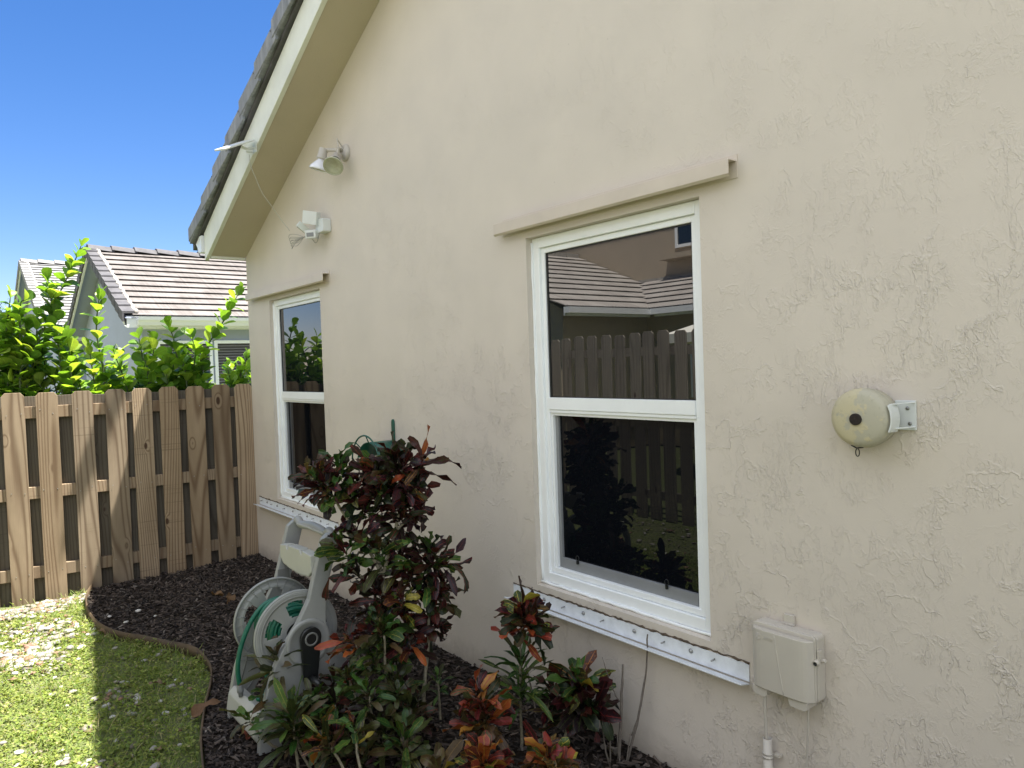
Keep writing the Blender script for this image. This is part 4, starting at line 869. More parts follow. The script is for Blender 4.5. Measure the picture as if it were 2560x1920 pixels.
# --- the smaller crotons
def croton(label,stems,ros,group='low crotons in the mulch bed',shape='croton'):
    b=Vector(stems[0][0]); t=thing('croton_shrub',label,'croton',(b.x,b.y,float(mz(b.x,b.y))),group)
    mb=MB()
    for s_ in stems: stem_path(mb,s_,.0065,.0042)
    mb.build('stem',M['stem'],t); ls=LeafSet()
    for q in ros:
        p,T,pal,sec,n,L,W,ln=q[:8]; sh=q[8] if len(q)>8 else shape
        rosette(ls,p,T,pal,int(n*1.2),L*1.08,W*(.80 if pal in('olive','green') else .95),ln*1.1,rg=rg,second=sec,shape=sh,tw=.5 if sh=='strap' else 1.1,hi=1.35,wav=.12 if sh=='strap' else .24)
    ls.build('foliage',M['croton'],t); return t
croton('small croton with few broad green leaves, leaning left before the reel cart\'s foot',[[(3.22,-1.02,.02),(3.20,-1.09,.08),(3.19,-1.16,.185)]],[((3.188,-1.165,.21),(-.2,-.35,.9),'green','bronze',9,.11,.034,.03)])
croton('brownish croton with drooping leaves right in front of the reel\'s crank',[[(3.20,-.93,.02),(3.15,-.98,.18),(3.118,-1.005,.335)]],[((3.118,-1.012,.40),(-.1,-.2,1),'olive','bronze',24,.125,.030,.09,'strap'),((3.10,-1.03,.33),(-.6,-.5,-.1),'olive','bronze',7,.14,.036,.03,'strap'),((3.10,-1.05,.23),(-.2,-.2,.9),'green','olive',10,.10,.034,.05)])
croton('wide bushy croton with long green and brown leaves, left of the red-tipped one',[[(3.40,-1.0,.02),(3.37,-1.03,.1),(3.352,-1.04,.185)],[(3.41,-1.05,.02),(3.38,-1.05,.12),(3.352,-1.04,.185)]],[((3.35,-1.05,.245),(-.05,-.15,1),'green','olive',30,.155,.038,.11,'strap'),((3.36,-1.04,.17),(0,0,1),'olive','bronze',18,.15,.038,.05,'strap'),((3.27,-1.02,.22),(-.2,-.2,.9),'green','olive',16,.12,.036,.10),((3.33,-.95,.27),(.1,.0,1),'green','olive',18,.12,.036,.12)])
croton('dark-leaved croton with one glossy upright leaf in the middle of the lower bed',[[(3.42,-.86,.02),(3.40,-.87,.14),(3.405,-.89,.245)]],[((3.405,-.89,.275),(-.1,-.1,1),'green','dark',14,.12,.038,.07),((3.42,-.86,.20),(.2,.1,.8),'dark','olive',14,.12,.034,.08)])
croton('thin-stemmed croton with olive leaves, a red tip hanging beneath, below the tall croton',[[(3.49,-.79,.02),(3.42,-.79,.185),(3.351,-.796,.30)]],[((3.35,-.80,.335),(0,-.1,1),'olive','green',20,.10,.032,.08),((3.27,-.83,.31),(-.2,0,1),'olive','dark',18,.10,.032,.09),((3.35,-.80,.29),(.1,-.3,-.6),'red','red',3,.05,.03,.02)])
croton('croton on a pale forked stem with spreading green leaves, under the tall croton\'s trunk',[[(3.52,-.72,.02),(3.47,-.74,.086),(3.492,-.78,.272)],[(3.46,-.68,.03),(3.41,-.655,.1),(3.44,-.62,.23)],[(3.41,-.655,.1),(3.45,-.70,.2),(3.47,-.72,.24)]],[((3.487,-.785,.305),(-.1,-.1,1),'green','olive',18,.12,.034,.08),((3.45,-.62,.28),(.2,0,1),'olive','green',20,.10,.034,.09),((3.39,-.70,.40),(0,-.1,1),'green','olive',18,.10,.032,.09),((3.52,-.66,.27),(.4,0,.9),'olive','green',12,.09,.034,.07)])
croton('small croton with red curled tips and yellow-veined leaves at the bed\'s bottom edge',[[(3.68,-.94,.02),(3.659,-.979,.125),(3.63,-1.011,.205)]],[((3.625,-1.02,.235),(-.2,-.1,1),'bronze','red',13,.105,.030,.06),((3.60,-1.04,.25),(-.6,-.5,.7),'red','yellow',5,.09,.030,.03)])
croton('small croton with a dark green yellow-edged leaf on a slender stem',[[(3.71,-.88,.02),(3.696,-.93,.12),(3.641,-.916,.234)]],[((3.638,-.92,.265),(-.05,-.1,1),'green','yellow',9,.105,.036,.05),((3.65,-.91,.19),(.3,.1,.3),'olive','yellow',6,.07,.028,.03)])
croton('low green croton close to the ground between the tall croton and the red one',[[(3.71,-.76,.02),(3.69,-.74,.07),(3.67,-.724,.12)]],[((3.668,-.727,.165),(0,-.1,1),'green','olive',16,.13,.036,.06),((3.70,-.74,.10),(.2,-.2,.5),'olive','bronze',10,.14,.038,.03)])
croton('tiny bright green croton sprig by the wall base',[[(3.46,-.425,.02),(3.457,-.426,.15),(3.456,-.427,.22)]],[((3.456,-.427,.25),(0,0,1),'green','green',12,.075,.022,.09,'strap')])
croton('croton with yellow-orange top leaves and long green straps, under the window\'s left corner',[[(3.86,-.29,.02),(3.877,-.304,.156),(3.914,-.328,.38),(3.954,-.347,.60)]],
 [((3.955,-.35,.655),(-.05,-.1,1),'yellow','red',16,.11,.030,.09),((3.985,-.33,.64),(.4,.3,.8),'dark','dark',16,.13,.036,.07),((3.95,-.35,.585),(0,-.1,.5),'red','dark',14,.13,.038,.06),((4.0,-.32,.57),(.6,0,-.1),'dark','bronze',10,.12,.036,.06),((3.925,-.335,.44),(0,0,1),'green','green',26,.155,.032,.16,'strap'),((3.90,-.32,.30),(.1,-.1,.8),'green','yellow',14,.14,.034,.10,'strap')])
croton('croton with broad green yellow-edged top leaves and dark drooping ones, nearest the window sill',[[(3.925,-.235,.02),(3.96,-.25,.16),(4.028,-.268,.30)],[(3.99,-.2,.02),(4.05,-.195,.18),(4.098,-.181,.29)]],
 [((4.10,-.185,.375),(.05,-.1,1),'green','yellow',20,.13,.046,.09),((4.09,-.18,.32),(0,0,1),'dark','bronze',24,.14,.048,.10),((4.16,-.15,.27),(.6,.2,.2),'dark','dark',20,.12,.044,.08),((4.03,-.27,.34),(-.2,-.2,1),'dark','green',12,.11,.034,.08),((4.06,-.22,.22),(-.1,-.1,-.4),'dark','dark',10,.11,.04,.05)])
croton('croton with curly red-margined bronze leaves left of the green strap-leaved one',[[(3.90,-.50,.02),(3.909,-.505,.15),(3.905,-.504,.25)]],
 [((3.905,-.508,.31),(0,0,1),'red','bronze',20,.115,.032,.10),((3.87,-.52,.36),(-.3,-.1,1),'red','dark',14,.11,.030,.08),((3.92,-.50,.24),(.3,-.1,.3),'bronze','red',10,.13,.034,.05),((3.88,-.54,.22),(-.7,-.4,.2),'olive','red',8,.13,.032,.04)])
croton('red and orange croton rosette at the bottom, left one of the two',[[(4.20,-.72,.02),(4.22,-.735,.15),(4.23,-.738,.26)]],[((4.228,-.742,.315),(0,0,1),'red','red',22,.105,.040,.08),((4.20,-.76,.29),(-.5,-.3,.8),'red','yellow',12,.105,.036,.06)])
croton('red, orange and yellow croton rosette at the bottom, right one beside the dead twigs',[[(4.32,-.55,.02),(4.325,-.545,.12),(4.324,-.541,.235)]],[((4.322,-.545,.285),(0,0,1),'red','yellow',20,.10,.038,.08),((4.29,-.55,.28),(-.5,-.2,.9),'red','bronze',10,.12,.034,.05),((4.37,-.53,.26),(.7,.1,.7),'red','bronze',8,.11,.034,.04)])
croton('speckled croton tuft at the bottom, between the yellow-veined and red rosettes',[[(4.10,-.83,.02),(4.12,-.85,.15),(4.134,-.858,.24)]],[((4.132,-.862,.275),(-.1,-.1,1),'bronze','yellow',14,.10,.036,.06)])
croton('dark spreading croton at the foot of the tall croton, behind the thin stems',[[(3.52,-.60,.02),(3.53,-.61,.1),(3.55,-.62,.2)]],[((3.55,-.62,.22),(0,0,1),'dark','olive',20,.12,.036,.10),((3.52,-.74,.16),(0,0,1),'olive','dark',20,.12,.036,.10),((3.58,-.86,.10),(0,0,1),'olive','dark',16,.12,.036,.06),((3.47,-.92,.16),(0,0,1),'dark','olive',18,.12,.036,.08),((3.30,-.90,.20),(0,0,1),'olive','dark',18,.11,.034,.08)])
# dead twigs
mb=MB()
for P,r0 in (([(4.215,-.10,.0),(4.234,-.092,.279),(4.238,-.082,.432)],.0075),([(4.234,-.092,.284),(4.216,-.113,.328),(4.187,-.142,.462)],.0035),([(4.235,-.09,.0),(4.276,-.055,.204),(4.306,-.03,.395),(4.313,-.022,.554)],.006),([(4.262,-.07,.16),(4.282,-.045,.25),(4.291,-.03,.343)],.0035),([(4.20,-.13,.0),(4.205,-.131,.218)],.004),([(4.21,-.13,.0),(4.19,-.145,.12),(4.188,-.151,.219)],.004),([(4.24,-.11,.0),(4.225,-.112,.159)],.004),([(4.25,-.1,.0),(4.262,-.08,.17)],.004),([(4.22,-.12,.0),(4.14,-.16,.07)],.003)):
    stem_path(mb,P,r0,r0*.45)
solo(mb,'dead_twigs',M['twig'],'bare grey dead twigs sticking up against the wall below the large window','dead shrub')
for P,lb in (([(3.72,-.09,.03),(3.69,-.10,.20),(3.675,-.12,.34)],'single thin grey twig standing against the wall left of the yellow-topped croton'),([(3.60,-.28,.02),(3.52,-.25,.12),(3.44,-.22,.19)],'slanting dead stick over the mulch by the wall, right of the tall croton')):
    mb=MB(); stem_path(mb,P,.0045,.002); solo(mb,'twig',M['twig'],lb,'twig')
# fallen leaves
def dry(loc,yaw,L,W,label,col):
    V,F,U,per=leaves([loc],[(math.cos(yaw),math.sin(yaw),.12)],[(0.2,.1,1)],[L],[W],[.9],[.5],.5,.22,'croton',3,9); o=npmesh('dry_leaf',V,F,M['dryleaf'],cols=np.tile(col,(len(V),1)),smooth=True); return tag(o,label,'fallen leaf','fallen dry leaves')
dry((.80,-.62,.05),.5,.15,.07,'curled tan dead leaf on the mulch before the fence, left of two',(.20,.12,.06)); dry((.93,-.53,.055),-.3,.16,.07,'curled tan dead leaf on the mulch before the fence, right of two',(.17,.10,.05))
dry((2.60,-1.10,.05),-1.7,.14,.055,'long brown dead leaf leaning on the edging by the reel cart\'s foot',(.17,.095,.05)); dry((2.06,-1.30,.02),1.2,.08,.035,'pale tan dead leaf lying in the shaded weeds',(.22,.16,.10))
dry((.95,-1.36,.02),.4,.12,.04,'brown dead leaf beside the edging where the shade begins',(.20,.13,.07)); dry((2.94,-1.12,.04),.2,.06,.03,'small reddish leaf flat on the mulch left of the lowest croton',(.25,.08,.05))
dry((4.12,-.10,.07),.4,.09,.05,'grey curled leaf against the wall base, between the dead twigs and the sill-side croton',(.20,.18,.16)); dry((4.45,-.10,.07),2.4,.08,.05,'grey curled leaf at the wall base right of the dead twigs',(.17,.15,.13))
rg2=np.random.default_rng(8)
for (x,y,s_,lb) in ((.79,-1.09,.020,'largest white stone on the mulch, near the curve of the edging'),(.98,-1.20,.014,'small white stone on the mulch, right beside the edging'),(.78,-1.26,.013,'white stone touching the edging near the fence'),(3.06,-.99,.014,'white stone on the mulch left of the lowest croton'),(.99,-1.03,.010,'tiny white chip on the mulch right of the largest white stone')):
    V,F=blobs(np.array([[x,y,.03+.006]]),np.array([s_]),rg2); tag(npmesh('stone',V,F,M['pebble'],cols=np.tile((.6,.58,.54),(len(V),1)),smooth=True),lb,'stone','white stones on the mulch')

# ================================================================ CLUSIA HEDGE
def clusia(label,stems,seed,fill=None):
    rg=np.random.default_rng(seed); b=stems[0][0]; t=thing('clusia_shrub',label,'shrub',(b[0],b[1],0),'clusia hedge behind the pine fence')
    mb=MB(); ls=LeafSet()
    for st in stems:
        P=smooth_path(st,6); n=len(P); mb.tube(P,[.010-.006*i/(n-1) for i in range(n)],6)
        # opposite leaf pairs along the upper part of the stem
        d=[0.]; 
        for i in range(1,n): d.append(d[-1]+(P[i]-P[i-1]).length)
        Lt=d[-1]; s=Lt; k=0; base=[];D=[];UP=[];LL=[];WW=[]
        while s>max(.0,Lt-1.15):
            i=min(max(np.searchsorted(d,s),1),n-1); f=(s-d[i-1])/max(d[i]-d[i-1],1e-6); p=P[i-1].lerp(P[i],f); T=(P[i]-P[i-1]).normalized()
            a=T.cross(Vector((math.cos(k*1.57+seed),math.sin(k*1.57+seed),.1))).normalized(); 
            for sg in (-1,1):
                e=rg.uniform(.55,1.15) if s<Lt-.05 else rg.uniform(.15,.5)
                dd=T*math.cos(e)+a*sg*math.sin(e)+Vector(rg.normal(0,.12,3)); base.append(p);D.append(dd);UP.append(T*math.sin(e)-a*sg*math.cos(e)+Vector(rg.normal(0,.35,3))); sz=rg.uniform(.09,.135)*(1 if s<Lt-.06 else .8); LL.append(sz);WW.append(sz*rg.uniform(.66,.84))
            s-=rg.uniform(.035,.055); k+=1
        n2=len(base); V,F,U,per=leaves([tuple(q) for q in base],[tuple(q) for q in D],[tuple(q) for q in UP],LL,WW,rg.uniform(.1,.7,n2),0,rg.uniform(.05,.3,n2),0,'clusia',3,8)
        c=np.array([(.20,.37,.045),(.15,.30,.04),(.26,.43,.06),(.08,.17,.03),(.33,.46,.08)])[rg.integers(0,5,n2)]*rg.uniform(.8,1.15,(n2,1)); ls.add(V,F,U,per,c,c*1.6)
    mb.build('stem',M['gstem'],t); ls.build('foliage',M['clusia'],t)
def randstems(cx,cy,n,zt,rg,sp=.28):
    out=[]
    for k in range(int(n*1.05)):
        x=cx+rg.normal(0,.13); y=cy+rg.uniform(-sp,sp); h=zt*rg.uniform(.86,1.05); x=min(x,-.42-.11*max(0,-y)); out.append([(cx,cy,.0),(cx*.5+x*.5,(cy+y)/2,h*.4),(x,y+rg.normal(0,.03),h*.75),(x+rg.normal(0,.06),y+rg.normal(0,.07),h)])
    return out
rg=np.random.default_rng(14)
clusia('clusia shrub at the left edge of the picture, behind the fence',randstems(-.75,-1.78,13,2.05,rg)+[[(-.75,-1.75,0),(-.72,-1.70,1.2),(-.66,-1.64,1.93),(-.62,-1.60,2.24)],[(-.75,-1.6,0),(-.65,-1.56,1.3),(-.58,-1.55,2.1),(-.55,-1.52,2.22)]],1)
clusia('tallest clusia shrub, its one long shoot rising above the pale roof',randstems(-.72,-1.32,12,1.88,rg)+[[(-.7,-1.5,0),(-.60,-1.57,1.53),(-.58,-1.50,1.75),(-.56,-1.37,2.07),(-.55,-1.26,2.33),(-.55,-1.20,2.46),(-.55,-1.12,2.66)],[(-.65,-1.3,0),(-.55,-1.30,1.6),(-.55,-1.34,2.2),(-.55,-1.36,2.38)],[(-.65,-1.2,0),(-.55,-1.23,1.52),(-.55,-1.24,1.85),(-.55,-1.27,1.98)]],2)
clusia('clusia shrub in front of the blue-grey gable end of the neighbouring house',randstems(-.72,-.95,12,1.86,rg)+[[(-.7,-.98,0),(-.55,-1.00,1.51),(-.55,-1.02,1.76),(-.55,-1.04,1.98),(-.55,-1.02,2.19),(-.55,-1.0,2.27)]],3)
clusia('low bright clusia shrub just left of the neighbouring house\'s louvred window',randstems(-.70,-.60,12,1.72,rg)+[[(-.65,-.65,0),(-.55,-.67,1.52),(-.55,-.71,1.76),(-.55,-.73,1.92)]],4)
clusia('clusia shrub in front of the neighbouring house\'s louvred window',randstems(-.70,-.28,9,1.68,rg)+[[(-.6,-.35,0),(-.55,-.37,1.52),(-.55,-.44,1.76),(-.55,-.46,1.92),(-.55,-.50,2.04)],[(-.6,-.2,0),(-.55,-.30,1.5),(-.53,-.29,1.8),(-.52,-.33,1.95)]],5)
clusia('clusia shrub with a slanting shoot nearest the house corner',randstems(-.68,.10,10,1.62,rg)+[[(-.6,-.2,0),(-.55,-.24,1.51),(-.55,-.20,1.81),(-.55,-.06,2.03),(-.55,.03,2.19),(-.55,.12,2.34)],[(-.6,.05,0),(-.55,.09,1.51),(-.55,.13,1.63),(-.55,.16,1.76)]],6)
for k,(y,lb) in enumerate(((-2.5,'clusia shrub just outside the left edge, mirrored in the small window'),(-2.9,'clusia shrub further along the hedge, mirrored in the small window\'s upper pane'),(-3.28,'last clusia shrub of the hedge at the yard\'s back corner'))):
    clusia(lb,randstems(-.86,y,20,3.3,rg),7+k)

# ================================================================ NEIGHBOURING HOUSES
def tiled_slope(mb,P0,run,up,length,slopelen,courses,lip=.010,gap=.036,th=.0):
    "P0 eave start, run unit vector along the eave, up unit vector up the slope"
    P0=Vector(P0);run=Vector(run);up=Vector(up); nrm=run.cross(up).normalized()
    if nrm.z<0: nrm=-nrm
    e=slopelen/courses
    for i in range(courses):
        a=P0+up*(e*i-.02); b=P0+up*(e*(i+1)+.02); lo=gap+lip
        q=[a+nrm*gap,a+nrm*(gap+lip),b+nrm*(.004+lip),b+nrm*(-.004)]
        vs=q+[p+run*length for p in q]; mb.add(vs,[(0,1,2,3),(7,6,5,4),(0,4,5,1),(1,5,6,2),(2,6,7,3),(3,7,4,0)])
def gable_house(label,ex,rx,ze,zr_,y0,y1,tmat,courses,wins_=(),rake=True,group=None):
    t=thing('neighbour_house',label,'house',((ex+rx)/2,y0,0),group)
    sl=math.hypot(rx-ex,zr_-ze); up=((rx-ex)/sl,0,(zr_-ze)/sl); fx=2*rx-ex
    mb=MB(); wx=ex-.32; wx2=fx+.32; zw=ze-.06; g=y0+.28
    mb.add([(wx,g,0),(wx,y1,0),(wx,y1,zw),(wx,g,zw)],[(0,1,2,3)]); mb.add([(wx,g,0),(wx,g,zw+.1),(rx,g,zr_-.05),(wx2,g,zw+.1),(wx2,g,0)],[(0,1,2,3,4)]); mb.add([(wx2,g,0),(wx2,y1,0),(wx2,y1,zw),(wx2,g,zw)],[(0,3,2,1)])
    mb.build('wall',M['nb_wall'],t)
    mb=MB(); tiled_slope(mb,(ex,y0+.10,ze),(0,1,0),up,y1-y0,sl,courses); tiled_slope(mb,(fx,y0+.10,ze),(0,1,0),(-up[0],0,up[2]),y1-y0,sl,courses); r=mb.build('roof',tmat,t)
    mb=MB(); # under-roof boards
    mb.add([(ex,y0,ze-.02),(rx,y0,zr_-.02),(rx,y1,zr_-.02),(ex,y1,ze-.02)],[(0,1,2,3)]); mb.add([(fx,y0,ze-.02),(rx,y0,zr_-.02),(rx,y1,zr_-.02),(fx,y1,ze-.02)],[(3,2,1,0)]); mb.build('roof_deck',M['nb_wall'],t)
    mb=MB(); n=courses
    for side,(sx) in ((0,ex),(1,fx)):
        for i in range(n):
            f0=i/n; f1=(i+1.12)/n; x0=sx+(rx-sx)*f0; x1=sx+(rx-sx)*f1; z0=ze+(zr_-ze)*f0+.085; z1=ze+(zr_-ze)*f1+.055
            sec=lambda x,z:[(x,y0-.04,z-.16),(x,y0-.04,z),(x,y0+.13,z+.005),(x,y0+.13,z-.03),(x,y0-.015,z-.035),(x,y0-.015,z-.16)]
            A=sec(x0,z0);B=sec(x1,z1); m_=len(A); mb.add(A+B,[tuple(range(m_)),tuple(range(2*m_-1,m_-1,-1))]+[(k,(k+1)%m_,m_+(k+1)%m_,m_+k) for k in range(m_)])
    mb.build('rake_tiles',M['rake_grey'] if tmat is M['tile_pink'] else tmat,t)
    mb=MB(); P=[(ex+(rx-ex)*f,y0+.15+.012*math.sin(f*90),ze+(zr_-ze)*f+.06+.01*math.sin(f*70)) for f in np.linspace(0,1,60)]; mb.tube(P,[.03+.008*math.sin(i*1.7) for i in range(60)],6); mb.build('mortar',M['mortar'],t)
    mb=MB(); y=y0
    while y<y1:
        vs=[]
        for yy,dz in ((y,.035),(y+.42,.0)):
            for (dx,z) in ((.16,zr_-.02),(.10,zr_+.055),(0,zr_+.085),(-.10,zr_+.055),(-.16,zr_-.02)): vs.append((rx+dx*(1+dz*2),yy,z+dz))
        mb.add(vs,[(0,1,2,3,4),(9,8,7,6,5)]+[(k,k+1,k+6,k+5) for k in range(4)]); y+=.38
    mb.build('ridge_tiles',M['rake_grey'] if tmat is M['tile_pink'] else tmat,t)
    mb=MB(); mb.box((ex-.05,y0+.02,ze-.16),(ex-.02,y1,ze+.01)); P=[(ex-.018,ze-.13),(ex+.05,ze-.13),(ex+.075,ze-.08),(ex+.10,ze-.05),(ex+.11,ze+.0),(ex+.095,ze+.0),(ex+.085,ze-.04),(ex-.018,ze-.04)]; mb.prism([(p[0],p[1]) for p in P],y0+.16,y1,1)
    mb.box((ex-.02-.30,y0+.3,ze-.17),(ex-.051,y1,ze-.15)); mb.build('gutter',M['white_gloss'],t)
    mb=MB()
    for sx in (ex,fx):
        s_=1 if sx==ex else -1
        mb.add([(sx,y0-.01,ze-.14),(rx,y0-.01,zr_-.14),(rx,y0-.01,zr_-.02),(sx,y0-.01,ze-.02),(sx,y0+.02,ze-.14),(rx,y0+.02,zr_-.14),(rx,y0+.02,zr_-.02),(sx,y0+.02,ze-.02)],[(0,1,2,3),(7,6,5,4),(0,4,5,1)])
    mb.build('rake_board',M['fascia'],t)
    for (ya,yb,za,zt) in wins_:
        mb=MB(); X=wx+.002; mb.box((X,ya,za),(X+.03,ya+.05,zt)); mb.box((X,yb-.05,za),(X+.03,yb,zt)); mb.box((X,ya+.05,zt-.05),(X+.03,yb-.05,zt)); mb.box((X,ya+.05,za),(X+.03,yb-.05,za+.05)); wn=mb.build('window',M['vinyl'],t)
        mb=MB(); mb.box((X-.001,ya+.05,za+.05),(X+.006,yb-.05,zt-.05)); mb.build('pane',M['glass'],wn)
        mb=MB(); z=za+.07
        while z<zt-.06: mb.add([(X+.020,ya+.052,z),(X+.020,yb-.052,z),(X+.008,yb-.052,z+.022),(X+.008,ya+.052,z+.022)],[(0,1,2,3)]); z+=.045
        mb.build('louvre',M['blind'],wn)
    return t
gable_house('neighbouring house with brownish-grey tiled gable roof, white gutter and louvred windows, behind the hedge',-5.9,-8.85,2.5,3.9,.20,9,M['tile_pink'],12,((.68,1.52,.9,2.15),(1.55,2.9,.9,2.15)))
gable_house('more distant house whose sunlit roof of pale tiles shows left of the brownish one',-12.6,-17.0,2.62,4.72,-.10,9,M['tile_pale'],24)
# L-shaped house across the yard
t=thing('neighbour_house','house with an L-shaped tiled roof beyond the weathered fence, mirrored in the large window','house',(-2.6,-8,0))
sl=.42; ln=math.hypot(1,sl)
mb=MB(); Lr=3.65*ln; tiled_slope(mb,(-2.6,-9.74,2.5),(0,1,0),(-1/ln,0,sl/ln),9.74-5.9,Lr,11); tiled_slope(mb,(-9.9,-9.74,2.5),(0,1,0),(1/ln,0,sl/ln),9.74-5.9,Lr,11); tiled_slope(mb,(-4.1,-8.0,2.5),(1,0,0),(0,-1/ln,sl/ln),11.0,1.74*ln,6); mb.build('roof',M['tile_brown'],t)
mb=MB(); mb.add([(-2.95,-9.7,0),(-2.95,-6.2,0),(-2.95,-6.2,2.42),(-2.95,-9.7,2.42)],[(0,1,2,3)]); mb.add([(-2.95,-6.2,0),(-9.6,-6.2,0),(-9.6,-6.2,2.5),(-6.25,-6.2,3.95),(-2.95,-6.2,2.5)],[(0,1,2,3,4)]); mb.add([(-2.95,-8.35,0),(7,-8.35,0),(7,-8.35,2.42),(-2.95,-8.35,2.42)],[(0,1,2,3)]); mb.build('wall',M['nb_wall2'],t)
mb=MB(); mb.box((-8.6,-14,0),(7,-9.76,6.3)); mb.build('upper_storey',M['nb_wall2'],t)
mb=MB(); mb.box((-9.2,-14.5,6.3),(7.5,-9.2,6.45)); mb.build('upper_roof',M['tile_brown'],t)
mb=MB(); y=-9.7
while y<-5.95: mb.box((-6.38,y,3.98),(-6.12,y+.34,4.10),Matrix.Rotation(.0,4,'X')); y+=.36
mb.box((-4.9,-9.755,3.20),(7,-9.70,3.29)); mb.build('ridge_tiles',M['mortar'],t)
mb=MB(); mb.box((-2.6,-8.0,2.36),(-2.57,-5.9,2.50)); mb.box((-2.57,-7.97,2.40),(-2.45,-5.88,2.50)); mb.box((-2.45,-8.0,2.36),(7,-7.97,2.50)); mb.box((-2.45,-7.97,2.40),(7,-7.86,2.50)); mb.build('gutter',M['white_gloss'],t)
for (xa,xb,za,zt) in ((-1.95,-.35,.9,2.0),(-4.0,-3.2,3.84,5.25)):
    if za<3: Y=-8.345
    else: xa,xb,Y=-3.34,-2.35,-9.755
    mb=MB(); mb.box((xa,Y,za),(xa+.06,Y+.03,zt)); mb.box((xb-.06,Y,za),(xb,Y+.03,zt)); mb.box((xa+.06,Y,zt-.06),(xb-.06,Y+.03,zt)); mb.box((xa+.06,Y,za),(xb-.06,Y+.03,za+.06)); 
    if za<3: mb.box(((xa+xb)/2-.03,Y,za+.06),((xa+xb)/2+.03,Y+.031,zt-.06))
    else: mb.box((xa+.06,Y,4.52),(xb-.06,Y+.031,4.58))
    wn=mb.build('window',M['vinyl'],t); mb=MB(); mb.box((xa+.05,Y-.001,za+.05),(xb-.05,Y+.008,zt-.05)); mb.build('pane',M['glass'],wn)
mb=MB(); mb.box((-3.55,-9.755,3.60),(-2.1,-9.45,3.70)); mb.build('ledge',M['nb_wall2'],t)
t=thing('patio_umbrella','white patio umbrella beyond the weathered fence, mirrored at the large window\'s right edge','umbrella',(.62,-6.2,0))
mb=MB(); vs=[(.62,-6.2,2.25)]; n=8
for k in range(n): a=2*math.pi*k/n; vs.append((.62+1.1*math.cos(a),-6.2+1.1*math.sin(a),1.92))
for k in range(n): a=2*math.pi*k/n; vs.append((.62+1.1*math.cos(a),-6.2+1.1*math.sin(a),1.80))
mb.add(vs,[(0,1+k,1+(k+1)%n) for k in range(n)]+[(1+k,9+k,9+(k+1)%n,1+(k+1)%n) for k in range(n)]); mb.build('canopy',M['canvas'],t); mb=MB(); mb.tube([(.62,-6.2,0),(.62,-6.2,2.28)],.022,8); mb.build('pole',M['steel'],t)

# ================================================================ TREES
def tree(label,x,y,h,r,seed,n=2600,ls_=.11,cols=((.03,.06,.02),(.045,.085,.025),(.02,.04,.015)),clumps=26,cz=.65):
    rg=np.random.default_rng(seed); t=thing('broadleaf_tree',label,'tree',(x,y,0),'trees beyond the houses'); mb=MB(); top=h*.45
    mb.tube(smooth_path([(x,y,0),(x+.05*h*rg.normal(),y,h*.25),(x,y+.03*h,top)]),[.04*h*(1-.5*i/12) for i in range(13)],9)
    C=[]
    for k in range(clumps):
        d=unit(rg.normal(0,1,3)); q=np.array((x,y,h*cz))+d*np.array((r,r,h*.34))*rg.uniform(.35,1.); C.append(q)
        if k%2==0: mb.tube(smooth_path([(x,y,top*.8),tuple((np.array((x,y,top))*.5+q*.5)+rg.normal(0,.1,3)),tuple(q)],4),[.012*h*(1-.8*i/8) for i in range(9)],6)
    mb.build('trunk',M['bark'],t)
    C=np.array(C); ci=rg.integers(0,len(C),n); sg=r*rg.uniform(.14,.26,len(C)); P=C[ci]+rg.normal(0,1,(n,3))*sg[ci][:,None]*np.array((1,1,.75))
    d=rg.normal(0,1,(n,3)); up=rg.normal(0,1,(n,3))+np.array((0,0,1.)); L=ls_*rg.uniform(.6,1.3,n)
    V,F,U,per=leaves(P,d,up,L,L*.5,.4,0,.2,0,'round',2,4); c=np.array(cols)[rg.integers(0,len(cols),n)]*rg.uniform(.7,1.3,(n,1))
    npmesh('crown',V,F,M['tree_leaf'],t,cols=np.repeat(c,per,axis=0))
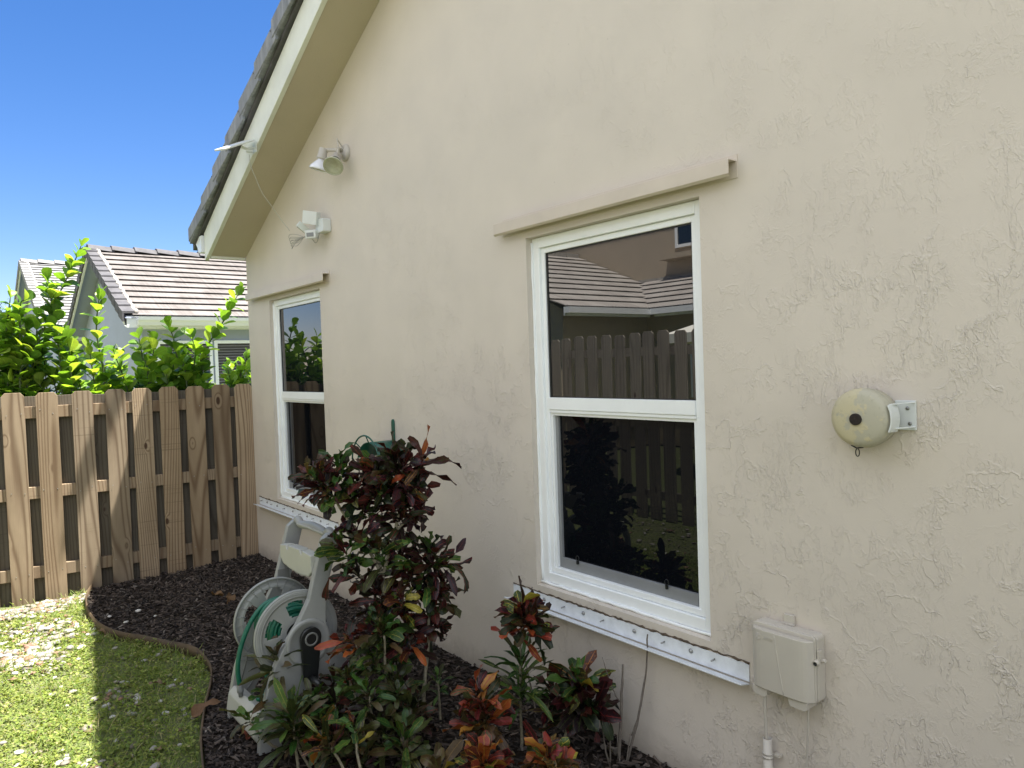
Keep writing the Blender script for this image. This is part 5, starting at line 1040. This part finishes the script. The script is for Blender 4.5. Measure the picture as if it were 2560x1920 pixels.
tree('dark green tree far behind the pale-roofed house at the left edge of the sky',-24,-3.3,6.1,2.3,41,9000,.16)
tree('thin-leaved tree top just left of the pale roof',-26,-1.1,6.4,1.3,42,1500,.13,clumps=14)
tree('dark tree beside the two-storey part of the L-roofed house, mirrored in the large window',-11,-12,8,2.5,43,6000,.2)

def palm(label,x,y,h,fronds):
    rg=np.random.default_rng(77); t=thing('palm_tree',label,'palm tree',(x,y,0)); mb=MB()
    mb.tube(smooth_path([(x,y,0),(x+.05,y,h*.5),(x,y,h)]),[.13-.03*i/12+.006*(i%2) for i in range(13)],12); mb.build('trunk',M['bark'],t)
    for fr in fronds:
        P=smooth_path([(x,y,h)]+fr,8); n=len(P); mb=MB(); mb.tube(P,[.018-.015*i/(n-1) for i in range(n)],6); r=mb.build('frond_rib',M['gstem'],t)
        B=[];D=[];U=[];L=[]
        for i in range(3,n):
            T=(P[i]-P[i-1]).normalized(); side=T.cross(Vector((0,0,1))).normalized(); f=i/(n-1)
            for k in range(3):
                p=P[i-1].lerp(P[i],k/3)
                for sg in (-1,1):
                    B.append(tuple(p)); D.append(tuple(T*(.45+.9*f)+side*sg*(1.1-.5*f)+Vector((0,0,-.25))+Vector(rg.normal(0,.05,3)))); U.append((0,0,1)); L.append(.50*(1-.55*f**3)*(.5+.5*min(1,f*4)))
        V,F,UU,per=leaves(B,D,U,L,.042,.7,0,.3,0,'strap',2,6); npmesh('frond',V,F,M['tree_leaf'],r,cols=np.tile((.06,.12,.03),(len(V),1)))
palm('palm behind the house, throwing a leaf shadow onto the pine fence',-1.2,2.4,6.5,[[(-.5,1.7,7.2),(.4,.8,6.9),(1.0,.12,6.05)],[(-1.4,3.6,7.3),(-1.5,4.6,6.7)],[(-2.2,3.2,7.3),(-3.0,3.8,6.6)],[(-.2,3.2,7.3),(.7,3.9,6.7)],[(-.3,2.2,7.5),(.8,2.2,7.3),(1.7,2.1,6.5)],[(-2.0,2.0,7.4),(-2.7,1.9,6.9)],[(-1.1,2.8,7.9),(-1.0,3.3,8.3)]])
